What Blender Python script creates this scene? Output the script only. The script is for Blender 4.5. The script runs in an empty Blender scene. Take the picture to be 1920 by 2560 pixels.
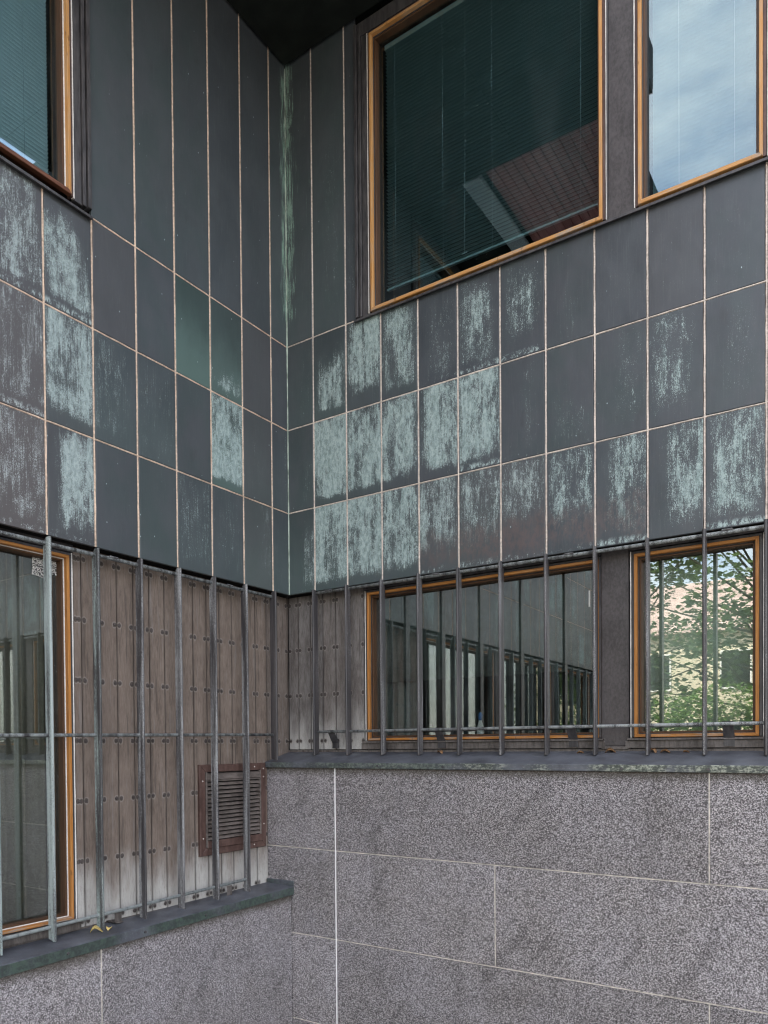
import bpy, math, random
from mathutils import Matrix, Vector
random.seed(7)
scn = bpy.context.scene
COL = scn.collection
PI = math.pi

# ------------------------------------------------------------------ camera
cam = bpy.data.cameras.new('camera')
cam_o = bpy.data.objects.new('camera', cam)
COL.objects.link(cam_o)
scn.camera = cam_o
cam.sensor_fit = 'HORIZONTAL'
cam.sensor_width = 36.0
cam.lens = 1872.17 / 1920 * 36.0
cam.shift_x = 0.0
cam.shift_y = (1893.74 - 1280) / 1920
cam.clip_start = 0.05
cam.clip_end = 2000
YAW, PIT, ROLL = -.5863, -.0153, -.0074
fw = Vector((math.sin(YAW)*math.cos(PIT), math.cos(YAW)*math.cos(PIT), math.sin(PIT)))
rt = Vector((math.cos(YAW), -math.sin(YAW), 0)); up = rt.cross(fw)
rt, up = rt*math.cos(ROLL) + up*math.sin(ROLL), up*math.cos(ROLL) - rt*math.sin(ROLL)
M = Matrix.Identity(4)
for i in range(3):
    M[i][0], M[i][1], M[i][2] = rt[i], up[i], -fw[i]
M[0][3], M[1][3], M[2][3] = 3.74835, -4.36047, 1.6
cam_o.matrix_world = M

# ------------------------------------------------------------------ sky, sun, exposure
SUN_EL, SUN_AZ = math.radians(58), math.radians(-8)      # azimuth from +y towards +x: behind the building
world = bpy.data.worlds.new('World'); scn.world = world; world.use_nodes = True
wn, wl = world.node_tree.nodes, world.node_tree.links
wn.clear()
w_out = wn.new('ShaderNodeOutputWorld'); w_bg = wn.new('ShaderNodeBackground')
sky = wn.new('ShaderNodeTexSky'); sky.sky_type = 'NISHITA'; sky.sun_disc = False
sky.sun_elevation = SUN_EL; sky.sun_rotation = SUN_AZ
sky.air_density = 1.0; sky.dust_density = 3.0; sky.ozone_density = 0.6
w_tc = wn.new('ShaderNodeTexCoord')
w_map = wn.new('ShaderNodeMapping'); w_map.inputs['Scale'].default_value = (1, 1, 2.2)
w_noise = wn.new('ShaderNodeTexNoise'); w_noise.inputs['Scale'].default_value = 2.3
w_noise.inputs['Detail'].default_value = 7; w_noise.inputs['Roughness'].default_value = .58
w_ramp = wn.new('ShaderNodeValToRGB')
w_ramp.color_ramp.elements[0].position = .37; w_ramp.color_ramp.elements[1].position = .63
w_mix = wn.new('ShaderNodeMix'); w_mix.data_type = 'RGBA'
wl.new(w_tc.outputs['Generated'], w_map.inputs['Vector']); wl.new(w_map.outputs[0], w_noise.inputs['Vector'])
wl.new(w_noise.outputs['Fac'], w_ramp.inputs[0]); wl.new(w_ramp.outputs[0], w_mix.inputs[0])
wl.new(sky.outputs[0], w_mix.inputs[6]); w_mix.inputs[7].default_value = (6.0, 5.75, 5.45, 1)
wl.new(w_mix.outputs[2], w_bg.inputs['Color']); w_bg.inputs['Strength'].default_value = 0.15
wl.new(w_bg.outputs[0], w_out.inputs['Surface'])

sun = bpy.data.lights.new('sun', 'SUN'); sun.energy = 3.0; sun.angle = math.radians(.53); sun.color = (1, .94, .84)
sun_o = bpy.data.objects.new('sun', sun); COL.objects.link(sun_o)
sd = Vector((math.sin(SUN_AZ)*math.cos(SUN_EL), math.cos(SUN_AZ)*math.cos(SUN_EL), math.sin(SUN_EL)))
sun_o.rotation_euler = sd.to_track_quat('Z', 'Y').to_euler(); sun_o.location = (-10, 15, 20)

scn.view_settings.view_transform = 'Standard'; scn.view_settings.look = 'None'
scn.view_settings.gamma = 1.0; scn.view_settings.use_curve_mapping = False
scn.view_settings.exposure = 2.32
scn.cycles.filter_width = 1.15

# ------------------------------------------------------------------ node helper
class NT:
    def __init__(s, name):
        s.m = bpy.data.materials.new(name); s.m.use_nodes = True
        s.n, s.l = s.m.node_tree.nodes, s.m.node_tree.links
        s.n.clear(); s.out = s.n.new('ShaderNodeOutputMaterial')
    def put(s, sock, v):
        if isinstance(v, bpy.types.NodeSocket): s.l.new(v, sock)
        elif isinstance(v, (tuple, list)) and sock.type == 'RGBA': sock.default_value = tuple(v)[:3] + (1,)
        else: sock.default_value = v
    def math(s, op, a, b=0., c=None, clamp=False):
        n = s.n.new('ShaderNodeMath'); n.operation = op; n.use_clamp = clamp
        s.put(n.inputs[0], a); s.put(n.inputs[1], b)
        if c is not None: s.put(n.inputs[2], c)
        return n.outputs[0]
    def mix(s, f, a, b, blend='MIX'):
        n = s.n.new('ShaderNodeMix'); n.data_type = 'RGBA'; n.blend_type = blend
        s.put(n.inputs[0], f); s.put(n.inputs[6], a); s.put(n.inputs[7], b)
        return n.outputs[2]
    def lerp(s, f, a, b):
        n = s.n.new('ShaderNodeMix'); n.data_type = 'FLOAT'
        s.put(n.inputs[0], f); s.put(n.inputs[2], a); s.put(n.inputs[3], b)
        return n.outputs[0]
    def smooth(s, v, a, b):
        n = s.n.new('ShaderNodeMapRange'); n.interpolation_type = 'SMOOTHSTEP'
        s.put(n.inputs[0], v); s.put(n.inputs[1], a); s.put(n.inputs[2], b)
        return n.outputs[0]
    def tc(s, which='Object'):
        n = s.n.new('ShaderNodeTexCoord'); return n.outputs[which]
    def pos(s):
        return s.n.new('ShaderNodeNewGeometry').outputs['Position']
    def sep(s, v):
        n = s.n.new('ShaderNodeSeparateXYZ'); s.put(n.inputs[0], v); return n.outputs
    def map(s, v, sc=(1, 1, 1), loc=(0, 0, 0)):
        n = s.n.new('ShaderNodeMapping'); s.put(n.inputs['Vector'], v)
        n.inputs['Scale'].default_value = sc
        if isinstance(loc, tuple): n.inputs['Location'].default_value = loc
        else: s.l.new(loc, n.inputs['Location'])
        return n.outputs[0]
    def noise(s, v, scale, detail=3, rough=.6, dist=0., color=False):
        n = s.n.new('ShaderNodeTexNoise'); s.put(n.inputs['Vector'], v)
        n.inputs['Scale'].default_value = scale; n.inputs['Detail'].default_value = detail
        n.inputs['Roughness'].default_value = rough; n.inputs['Distortion'].default_value = dist
        return n.outputs['Color' if color else 'Fac']
    def voro(s, v, scale, out='Color', feature='F1'):
        n = s.n.new('ShaderNodeTexVoronoi'); n.feature = feature; s.put(n.inputs['Vector'], v)
        n.inputs['Scale'].default_value = scale; return n.outputs[out]
    def attr(s, name, out='Vector'):
        n = s.n.new('ShaderNodeAttribute'); n.attribute_type = 'OBJECT'; n.attribute_name = name
        return n.outputs[out]
    def rand(s):
        return s.n.new('ShaderNodeObjectInfo').outputs['Random']
    def bump(s, h, strength=.3, dist=.002):
        n = s.n.new('ShaderNodeBump'); n.inputs['Strength'].default_value = strength
        n.inputs['Distance'].default_value = dist; s.l.new(h, n.inputs['Height']); return n.outputs[0]
    def bsdf(s, col, rough=.6, spec=.5, normal=None, metal=0.):
        n = s.n.new('ShaderNodeBsdfPrincipled')
        s.put(n.inputs['Base Color'], col); s.put(n.inputs['Roughness'], rough)
        n.inputs['Specular IOR Level'].default_value = spec; s.put(n.inputs['Metallic'], metal)
        if normal is not None: s.l.new(normal, n.inputs['Normal'])
        s.l.new(n.outputs[0], s.out.inputs[0]); return s.m

# ------------------------------------------------------------------ materials
def mat_copper():
    t = NT('weathered_copper')
    P = t.pos(); px, py, pz = t.sep(P)
    al = t.math('ADD', px, py)                                   # distance along either wall
    cmb = t.n.new('ShaderNodeCombineXYZ'); t.l.new(al, cmb.inputs[0]); t.l.new(pz, cmb.inputs[2])
    t.l.new(t.math('MULTIPLY', px, .37), cmb.inputs[1])
    V = cmb.outputs[0]
    g = t.sep(t.tc('Generated')); u, v = g[0], g[2]
    A, B, D, E = (t.sep(t.attr(k)) for k in ('stain_centre', 'stain_size', 'stain_kind', 'stain_tone'))
    uc, vc, dens = A; hw, hh, green = B; brown, edge, streaky = D; tone, slope = E[0], E[1]
    n_big = t.noise(t.map(V, (1, 1, .45)), 9, 5, .65)
    n_big2 = t.noise(t.map(V, (1, 1, .6), (7, 3, 1)), 5, 4, .6)
    wob = t.math('MULTIPLY', t.math('SUBTRACT', n_big, .5), .62)
    wob2 = t.math('MULTIPLY', t.math('SUBTRACT', n_big2, .5), .5)
    du = t.math('ABSOLUTE', t.math('SUBTRACT', u, t.math('MULTIPLY_ADD', t.math('SUBTRACT', v, .5), slope, uc)))
    dv = t.math('ABSOLUTE', t.math('SUBTRACT', v, vc))
    du = t.math('ADD', du, wob); dv = t.math('ADD', dv, wob2)
    mu = t.smooth(du, t.math('ADD', hw, .20), t.math('SUBTRACT', hw, .17))
    mv = t.smooth(dv, t.math('ADD', hh, .18), t.math('SUBTRACT', hh, .20))
    mask = t.math('MULTIPLY', mu, mv)
    # keep a clean band along the lower lip, as water wets it
    lip = t.smooth(t.math('ADD', v, t.math('MULTIPLY', wob, .25)), .03, .13)
    mask = t.math('MULTIPLY', mask, lip)
    grain = t.noise(t.map(V, (1, 1, .62)), 190, 3, .85)
    mid = t.noise(t.map(V, (1, 1, .5), (3, 1, 9)), 46, 5, .7, .3)
    streak = t.noise(t.map(V, (1, 1, .05), (1, 5, 2)), 130, 3, .6)
    a = t.math('MULTIPLY_ADD', grain, .58, t.math('MULTIPLY', mid, .26))
    val = t.math('MULTIPLY_ADD', streak, .16, a)
    b = t.math('MULTIPLY_ADD', streak, .65, t.math('MULTIPLY', grain, .35))
    val = t.lerp(streaky, val, b)
    amount = t.math('MULTIPLY', t.math('MULTIPLY', mask, dens), t.math('MULTIPLY_ADD', t.smooth(t.noise(t.map(V, (1, 1, .09), (6, 2, 4)), 26, 3, .6), .30, .66), .34, .70))
    amount = t.math('MULTIPLY', amount, t.math('MULTIPLY_ADD', t.smooth(n_big, .34, .62), .55, .62))
    thr = t.lerp(amount, .655, .415)
    pat = t.smooth(val, t.math('SUBTRACT', thr, .03), t.math('ADD', thr, .075))
    # bright crust just above the bottom joint
    e1 = t.math('MULTIPLY', t.smooth(v, .085, .03), t.smooth(v, .0, .02))
    ee = t.math('MULTIPLY', t.smooth(t.math('MULTIPLY_ADD', mid, .6, t.math('MULTIPLY', grain, .4)), t.lerp(edge, .68, .44), t.lerp(edge, .74, .52)), e1)
    ee = t.math('MULTIPLY', ee, t.smooth(edge, 0., .1))
    pat = t.math('MAXIMUM', pat, ee)
    # flecks
    vd = t.voro(t.map(V, (1, 1, .6)), 38, 'Distance'); vcn = t.sep(t.voro(t.map(V, (1, 1, .6)), 38, 'Color'))
    fleck = t.math('MULTIPLY', t.smooth(vd, .13, .06), t.smooth(vcn[0], .955, .965))
    cloud = t.noise(t.map(V, (1, 1, .5), (2, 8, 4)), 4.5, 5, .6)
    base = t.mix(t.smooth(cloud, .3, .7), (.046, .053, .062), (.064, .072, .082))
    base = t.mix(t.math('MULTIPLY', t.smooth(streak, .5, .75), .35), base, (.10, .112, .112))
    base = t.mix(t.math('MULTIPLY', t.smooth(grain, .5, .8), .35), base, (.12, .125, .125))
    rn = t.rand()
    base = t.mix(t.math('MULTIPLY', rn, .55), base, t.mix(t.smooth(n_big2, .35, .65), (.054, .073, .073), (.074, .079, .088)))
    base = t.mix(t.math('MULTIPLY', t.smooth(n_big, .56, .72), .35), base, (.046, .046, .050))
    base = t.mix(tone, base, (.094, .086, .086))
    gcol = t.mix(t.smooth(t.math('ADD', v, wob), .9, .1), (.035, .062, .055), (.10, .165, .145))
    base = t.mix(green, base, gcol)
    # red brown bloom in the lower half of some panels
    bm = t.math('MULTIPLY', t.smooth(t.math('ABSOLUTE', t.math('ADD', t.math('SUBTRACT', v, .26), t.math('MULTIPLY', wob, .8))), .24, .08), brown)
    base = t.mix(t.math('MULTIPLY', bm, t.math('MULTIPLY', t.smooth(mid, .38, .58), .75)), base, (.115, .085, .082))
    pat = t.math('MULTIPLY', pat, t.math('MULTIPLY_ADD', bm, -.75, 1.))
    pcol = t.mix(t.smooth(mid, .35, .65), (.19, .262, .255), (.355, .44, .43))
    pcol = t.mix(t.math('MULTIPLY', t.smooth(grain, .5, .7), .45), pcol, (.53, .60, .59))
    pcol = t.mix(t.math('MULTIPLY', t.smooth(streaky, .6, 1.), .65), pcol, (.15, .27, .19))
    pcol = t.mix(t.math('MULTIPLY', tone, .75), pcol, (.36, .38, .385))
    # film of thin bloom below the crystals
    film = t.math('MULTIPLY', t.math('ADD', t.math('MULTIPLY', t.smooth(amount, .55, 1.05), .42), t.math('MULTIPLY', amount, .10)), t.math('MULTIPLY_ADD', mid, .9, .45))
    film = t.math('MULTIPLY', film, t.math('SUBTRACT', 1.0, t.math('MULTIPLY', streaky, .95)))
    base = t.mix(film, base, t.mix(tone, (.22, .305, .29), (.21, .215, .22)))
    col = t.mix(pat, base, pcol)
    col = t.mix(t.math('MULTIPLY', fleck, .8), col, (.5, .6, .62))
    rough = t.lerp(pat, t.math('MULTIPLY_ADD', mid, .2, .30), .8)
    h = t.math('ADD', t.math('MULTIPLY', pat, .4), t.math('MULTIPLY', t.noise(V, 4.2, 2, .5), 7.0))
    return t.bsdf(col, rough, .45, t.bump(h, .45, .0024))

def mat_plain(name, col, rough=.6, var=.25, scale=30, spec=.4, stretch=(1, 1, 1), col2=None, bump=.15):
    t = NT(name); P = t.pos()
    n = t.noise(t.map(P, stretch), scale, 5, .65)
    n2 = t.noise(t.map(P, stretch, (4, 2, 7)), scale*.12, 3, .6)
    f = t.math('ADD', t.math('MULTIPLY', n, .6), t.math('MULTIPLY', n2, .4))
    c2 = col2 or tuple(min(1, c*(1+var*2)) for c in col)
    c1 = tuple(c*(1-var) for c in col)
    c = t.mix(t.smooth(f, .32, .68), c1, c2)
    return t.bsdf(c, t.math('MULTIPLY_ADD', n, .2, rough-.1), spec, t.bump(n, bump, .001))

def mat_plank():
    t = NT('weathered_board'); P = t.pos(); px, py, pz = t.sep(P)
    o = t.sep(t.tc('Object')); rnd = t.rand()
    prm = t.sep(t.attr('board'))                                 # half width, grey amount, base height
    half, grey, zb = prm
    g1 = t.noise(t.map(P, (1, 1, .12)), 120, 4, .7); g2 = t.noise(t.map(P, (1, 1, .4)), 14, 4, .65)
    g3 = t.noise(P, 300, 2, .7)
    f = t.math('ADD', t.math('MULTIPLY', g1, .6), t.math('MULTIPLY', g2, .4))
    brown = t.mix(t.smooth(f, .3, .7), (.112, .082, .064), (.235, .180, .144))
    gry = t.mix(t.smooth(f, .35, .68), (.078, .073, .072), (.225, .220, .218))
    c = t.mix(grey, brown, gry)
    c = t.mix(t.math('MULTIPLY', t.smooth(g3, .48, .72), .5), c, (.27, .235, .21))
    c = t.mix(t.math('MULTIPLY', t.math('SUBTRACT', rnd, .4), .5, clamp=True), c, (.16, .125, .105))
    rn2 = t.noise(t.map(P, (1, 1, .06), (5, 1, 3)), 34, 3, .6)
    c = t.mix(t.math('MULTIPLY', t.smooth(rn2, .56, .70), .5), c, (.052, .043, .038))
    c = t.mix(t.math('MULTIPLY', t.smooth(rn2, .42, .30), .35), c, (.235, .22, .21))
    # lime bloom rising from the ledge
    hgt = t.math('SUBTRACT', pz, zb)
    bl = t.math('ADD', hgt, t.math('MULTIPLY', t.math('SUBTRACT', t.noise(t.map(P, (1, 1, .25)), 8, 4, .6), .5), .62))
    blm = t.math('MULTIPLY', t.smooth(bl, .44, .06), t.smooth(t.math('MULTIPLY_ADD', g3, .5, t.math('MULTIPLY', f, .5)), .30, .52))
    c = t.mix(t.math('MULTIPLY', blm, .9), c, (.50, .49, .465))
    # dark weathering rings round the screws (rows 0.349 apart, near both edges)
    ax = t.math('SUBTRACT', t.math('ABSOLUTE', o[0]), t.math('SUBTRACT', half, .0145))
    zz = t.math('SUBTRACT', t.math('ABSOLUTE', t.math('SUBTRACT', t.math('FRACT', t.math('DIVIDE', t.math('SUBTRACT', pz, 2.69 - .349*10), .349)), .5)), .5)
    zz = t.math('MULTIPLY', zz, .349)
    dz = t.math('MULTIPLY', zz, .85)
    d = t.math('SQRT', t.math('ADD', t.math('MULTIPLY', ax, ax), t.math('MULTIPLY', dz, dz)))
    d = t.math('ADD', d, t.math('MULTIPLY', t.math('SUBTRACT', t.noise(P, 60, 3, .6), .5), .012))
    ring = t.math('MULTIPLY', t.smooth(d, .0115, .0140), t.smooth(d, .0205, .0160))
    c = t.mix(t.math('MULTIPLY', ring, .55), c, (.27, .245, .225))
    c = t.mix(t.math('MULTIPLY', t.smooth(d, .0135, .0110), .75), c, (.052, .044, .041))
    # darker along both long edges of the board
    edge = t.smooth(t.math('ABSOLUTE', o[0]), t.math('SUBTRACT', half, .011), half)
    c = t.mix(t.math('MULTIPLY', edge, .45), c, (.05, .042, .038))
    return t.bsdf(c, .82, .3, t.bump(t.math('ADD', g1, g3), .35, .0012))

def mat_granite():
    t = NT('grey_granite'); P = t.pos()
    W = t.n.new('ShaderNodeVectorMath'); W.operation = 'ADD'
    nz = t.noise(P, 90, 2, .5, color=True)
    sc = t.n.new('ShaderNodeVectorMath'); sc.operation = 'SCALE'; t.l.new(nz, sc.inputs[0]); sc.inputs['Scale'].default_value = .004
    t.l.new(P, W.inputs[0]); t.l.new(sc.outputs[0], W.inputs[1]); V = W.outputs[0]
    c1 = t.sep(t.voro(V, 255)); c2 = t.sep(t.voro(V, 470)); big = t.noise(P, 2.6, 4, .6); bands = t.noise(t.map(P, (1.0, 1.0, 3.0)), 1.6, 4, .6, .6)
    f = t.math('ADD', t.math('MULTIPLY', c1[0], .62), t.math('MULTIPLY', c2[1], .38))
    f = t.math('ADD', f, t.math('MULTIPLY', t.math('SUBTRACT', big, .5), .16))
    f = t.math('SUBTRACT', f, t.math('MULTIPLY', t.smooth(bands, .55, .72), .03))
    r = t.n.new('ShaderNodeValToRGB'); t.l.new(f, r.inputs[0]); e = r.color_ramp.elements
    e[0].position = .30; e[0].color = (.04, .038, .039, 1); e[1].position = .73; e[1].color = (.60, .59, .59, 1)
    x = r.color_ramp.elements.new(.42); x.color = (.09, .087, .088, 1)
    x = r.color_ramp.elements.new(.60); x.color = (.235, .228, .228, 1)
    al = t.math('ADD', t.sep(P)[0], t.sep(P)[1]); dg = t.n.new('ShaderNodeCombineXYZ')
    t.l.new(t.math('ADD', t.math('MULTIPLY', al, .55), t.math('MULTIPLY', t.sep(P)[2], .83)), dg.inputs[0])
    t.l.new(t.math('SUBTRACT', t.math('MULTIPLY', al, .83), t.math('MULTIPLY', t.sep(P)[2], .55)), dg.inputs[2])
    vein = t.noise(t.map(dg.outputs[0], (.8, 1, 6.5)), 1.6, 4, .55, .3)
    vn = t.math('MULTIPLY', t.smooth(vein, .60, .68), t.smooth(vein, .78, .70))
    stain = t.smooth(t.noise(t.map(P, (1, 1, .14), (3, 9, 1)), 5, 4, .6), .54, .74)
    dk = t.math('SUBTRACT', 1., t.math('ADD', t.math('MULTIPLY', vn, .24), t.math('MULTIPLY', stain, .20)))
    tone = t.math('MULTIPLY', dk, t.math('MULTIPLY_ADD', t.rand(), .26, .84))
    cmb = t.n.new('ShaderNodeCombineColor')
    for i_ in range(3): t.l.new(tone, cmb.inputs[i_])
    tint = t.mix(1., t.mix(t.smooth(big, .3, .7), (1.02, .965, .965), (.98, .935, .97)), cmb.outputs[0], 'MULTIPLY')
    c = t.mix(1., r.outputs[0], tint, 'MULTIPLY')
    # grime just below the copper ledge
    pz = t.sep(P)[2]; lt = t.attr('ledge_height', 'Fac')
    gm = t.math('SUBTRACT', lt, pz)
    gm = t.math('ADD', gm, t.math('MULTIPLY', t.math('SUBTRACT', t.noise(P, 25, 4, .6), .5), .06))
    c = t.mix(t.math('MULTIPLY', t.smooth(gm, .075, .0), .75), c, (.055, .045, .032))
    return t.bsdf(c, t.math('MULTIPLY_ADD', c1[1], .2, .55), .4, t.bump(f, .4, .001))

def mat_bar():
    t = NT('patinated_bar'); P = t.pos(); prm = t.sep(t.attr('bloom'))
    g = t.noise(t.map(P, (1, 1, .5)), 330, 3, .8); m = t.noise(t.map(P, (1, 1, .05)), 30, 4, .6)
    val = t.math('ADD', t.math('MULTIPLY', g, .55), t.math('MULTIPLY', m, .45))
    thr = t.lerp(prm[0], .66, .42)
    k = t.smooth(val, t.math('SUBTRACT', thr, .05), t.math('ADD', thr, .09))
    base = t.mix(t.smooth(m, .35, .65), (.038, .036, .039), (.072, .066, .067))
    green = t.mix(prm[1], (.42, .42, .43), (.40, .51, .48))
    n = t.n.new('ShaderNodeNewGeometry'); nz = t.sep(n.outputs['Normal'])[2]
    k = t.math('MAXIMUM', k, t.math('MULTIPLY', t.smooth(nz, .25, .8), t.smooth(val, .40, .60)))
    c = t.mix(t.math('MULTIPLY', k, .80), base, green)
    return t.bsdf(c, t.lerp(k, .42, .7), .5, t.bump(g, .3, .001))

def mat_ledge():
    t = NT('blue_grey_copper_sheet'); P = t.pos(); n = t.n.new('ShaderNodeNewGeometry'); nrm = t.sep(n.outputs['Normal'])
    big = t.noise(t.map(P, (1, 1, 1)), 5, 5, .65); g = t.noise(t.map(P, (.35, 1.6, 1)), 130, 4, .7); g2 = t.noise(P, 40, 4, .7)
    c = t.mix(t.smooth(big, .3, .7), (.050, .053, .064), (.115, .122, .142))
    c = t.mix(t.math('MULTIPLY', t.smooth(g, .56, .72), .45), c, (.32, .33, .35))
    face = t.smooth(nrm[2], .7, .3)
    pl = t.sep(t.attr('lip')); amt, mossy = pl[0], pl[1]
    gr = t.mix(t.smooth(g2, .38, .62), (.034, .042, .042), (.058, .088, .070))
    f1 = t.math('MULTIPLY', face, t.math('MULTIPLY', amt, t.smooth(t.noise(t.map(P, (1, 1, .6), (3, 3, 3)), 3.2, 4, .6), .36, .58)))
    c = t.mix(f1, c, t.mix(mossy, gr, t.mix(t.smooth(t.math('ADD', t.math('MULTIPLY', g2, .5), t.math('MULTIPLY', g, .5)), .46, .58), (.05, .06, .05), (.36, .38, .31))))
    return t.bsdf(c, t.math('MULTIPLY_ADD', g2, .25, .36), .5, t.bump(t.math('ADD', g, big), .3, .0012))

def mat_wood(name, c1, c2, grey):
    t = NT(name); o = t.tc('Object'); P = t.pos()
    d = t.sep(t.attr('grain'))                                   # 1 = upright, 0 = level
    ov = t.noise(t.map(P, (1, 1, .03)), 160, 4, .65); oh = t.noise(t.map(P, (.03, .03, 1)), 160, 4, .65)
    f = t.lerp(d[0], oh, ov); m = t.noise(P, 6, 4, .6)
    c = t.mix(t.smooth(f, .3, .7), c1, c2)
    wear = t.math('MULTIPLY', t.smooth(t.math('ADD', t.math('MULTIPLY', f, .5), t.math('MULTIPLY', m, .5)), .47, .62), t.math('MAXIMUM', d[1], grey))
    c = t.mix(wear, c, (.34, .285, .235))
    k = t.noise(t.map(P, (1, 1, .3)), 45, 2, .5)
    c = t.mix(t.math('MULTIPLY', t.smooth(k, .66, .74), .5), c, (.10, .04, .015))
    return t.bsdf(c, .55, .4, t.bump(f, .25, .0008))

def mat_glass(name, tint, refl, film=.035, gcol=(.92, .95, .93)):
    t = NT(name); P = t.pos()
    lw = t.n.new('ShaderNodeLayerWeight'); lw.inputs['Blend'].default_value = .5
    fac = t.math('MULTIPLY_ADD', t.math('POWER', lw.outputs['Facing'], 4.), .6, refl)
    gl = t.n.new('ShaderNodeBsdfGlossy'); gl.inputs['Roughness'].default_value = 0.0
    gl.inputs['Color'].default_value = gcol + (1,)
    t.l.new(t.bump(t.noise(P, 1.6, 1, .4), .05, .004), gl.inputs['Normal'])
    tr = t.n.new('ShaderNodeBsdfTransparent'); tr.inputs['Color'].default_value = tint + (1,)
    # specks of dust and dried rain
    df = t.n.new('ShaderNodeBsdfDiffuse'); df.inputs['Color'].default_value = (.4, .42, .42, 1)
    vd = t.voro(P, 70, 'Distance'); vc = t.sep(t.voro(P, 70, 'Color'))
    sp = t.math('MULTIPLY', t.smooth(vd, .14, .08), t.smooth(vc[0], .955, .96))
    sp = t.math('MULTIPLY_ADD', t.smooth(t.noise(t.map(P, (1, 1, .3)), 5, 4, .6), .45, .75), film, t.math('MULTIPLY', sp, .6))
    m1 = t.n.new('ShaderNodeMixShader'); m2 = t.n.new('ShaderNodeMixShader')
    t.l.new(fac, m1.inputs[0]); t.l.new(tr.outputs[0], m1.inputs[1]); t.l.new(gl.outputs[0], m1.inputs[2])
    t.l.new(sp, m2.inputs[0]); t.l.new(m1.outputs[0], m2.inputs[1]); t.l.new(df.outputs[0], m2.inputs[2])
    t.l.new(m2.outputs[0], t.out.inputs[0]); return t.m

def mat_scribble():
    t = NT('scribbled_sticker'); o = t.tc('Object')
    w = t.n.new('ShaderNodeTexWave'); w.wave_type = 'RINGS'; w.inputs['Scale'].default_value = 22; w.inputs['Distortion'].default_value = 14
    w.inputs['Detail'].default_value = 1.5; w.inputs['Detail Scale'].default_value = 2.2
    t.put(w.inputs['Vector'], t.map(o, (1, 1, 1)))
    k = t.smooth(w.outputs['Fac'], .40, .52)
    return t.bsdf(t.mix(k, (.03, .03, .03), (.62, .61, .58)), .6)

def mat_leaf(name, c1, c2):
    t = NT(name); P = t.pos()
    c = t.mix(t.smooth(t.noise(P, 1.7, 4, .7), .35, .65), c1, c2)
    n = t.n.new('ShaderNodeBsdfPrincipled'); t.put(n.inputs['Base Color'], c); n.inputs['Roughness'].default_value = .5
    tl = t.n.new('ShaderNodeBsdfTranslucent'); t.put(tl.inputs['Color'], t.mix(1., c, (1.2, 1.5, .6), 'MULTIPLY'))
    m = t.n.new('ShaderNodeMixShader'); m.inputs[0].default_value = .35
    t.l.new(n.outputs[0], m.inputs[1]); t.l.new(tl.outputs[0], m.inputs[2]); t.l.new(m.outputs[0], t.out.inputs[0])
    return t.m

COPPER = mat_copper(); PLANK = mat_plank(); GRANITE = mat_granite(); BAR = mat_bar(); LEDGE = mat_ledge()
SEAL_L = mat_plain('tan_sealant', (.56, .43, .335), .8, .28, 60, .2)
SEAL_R = mat_plain('grey_pink_sealant', (.52, .45, .395), .8, .28, 60, .2)
WHITE = mat_plain('white_sealant', (.72, .69, .65), .7, .12, 90, .3)
MORTAR = mat_plain('pale_mortar', (.50, .46, .41), .9, .3, 60, .1)
WHITEMORTAR = mat_plain('fresh_white_mortar', (.80, .79, .78), .8, .05, 60, .2)
BLACK = mat_plain('dark_void', (.012, .012, .012), .9, .2, 20, .1)
DARKTRIM = mat_plain('dark_metal_trim', (.040, .038, .042), .5, .35, 50, .5, (1, 1, .2), (.085, .080, .082))
BROWNTRIM = mat_plain('brown_metal_trim', (.085, .071, .064), .6, .35, 60, .4, (1, 1, .25), (.16, .142, .132))
PIER = mat_plain('brown_black_sheet', (.050, .043, .044), .5, .28, 70, .45, (1, 1, .6), (.085, .076, .077))
VENTPAINT = mat_plain('red_brown_paint', (.078, .040, .032), .55, .3, 35, .4, (1, 1, .4), (.12, .072, .060))
VENTSLAT = mat_plain('dusty_brown_slat', (.085, .068, .060), .5, .3, 45, .45, (.4, .4, 1), (.165, .138, .124))
SCREW = mat_plain('dark_screw', (.055, .045, .042), .5, .3, 200, .5)
WOOD_LO = mat_wood('orange_pine', (.36, .138, .027), (.52, .232, .060), .15)
WOOD_UP = mat_wood('sun_bleached_pine', (.45, .205, .055), (.60, .325, .120), .22)
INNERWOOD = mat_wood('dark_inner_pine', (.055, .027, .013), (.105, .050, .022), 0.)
GLASS_UP = mat_glass('upper_glass', (.72, .83, .86), .13, .02, (.76, .86, .90))
GLASS_LO = mat_glass('lower_glass', (.80, .84, .83), .175, .05)
REDWOOD = mat_plain('red_brown_sill', (.14, .055, .03), .5, .35, 60, .4, (.1, .1, 1))
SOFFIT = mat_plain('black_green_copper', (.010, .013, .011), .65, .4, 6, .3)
REDBOARD = mat_plain('red_brown_board', (.70, .26, .25), .6, .3, 20, .3, (1, .06, 1))
FASCIA = mat_plain('pale_blue_metal', (.76, .83, .88), .4, .08, 8, .5)
SLAT3 = mat_plain('grey_blind', (.36, .42, .40), .5, .05, 10, .3)
SLAT2 = mat_plain('white_blind', (.86, .87, .86), .5, .05, 10, .3)
SLAT = mat_plain('pale_blind', (.22, .30, .31), .5, .05, 10, .3)
CORD = mat_plain('white_cord', (.62, .64, .62), .8, .05, 50, .2)
CURTAIN = mat_plain('grey_curtain', (.20, .175, .14), .9, .12, 50, .1)
SHEER = mat_plain('pale_green_curtain', (.56, .62, .52), .9, .08, 30, .1)
DARKCURT = mat_plain('dark_curtain', (.10, .115, .11), .9, .2, 30, .1)
ROOMWALL = mat_plain('dim_room_wall', (.10, .10, .105), .9, .2, 3, .1)
PAPER = mat_plain('white_paper', (.75, .75, .73), .8, .05, 40, .2)
SCRIB = mat_scribble()
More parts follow.
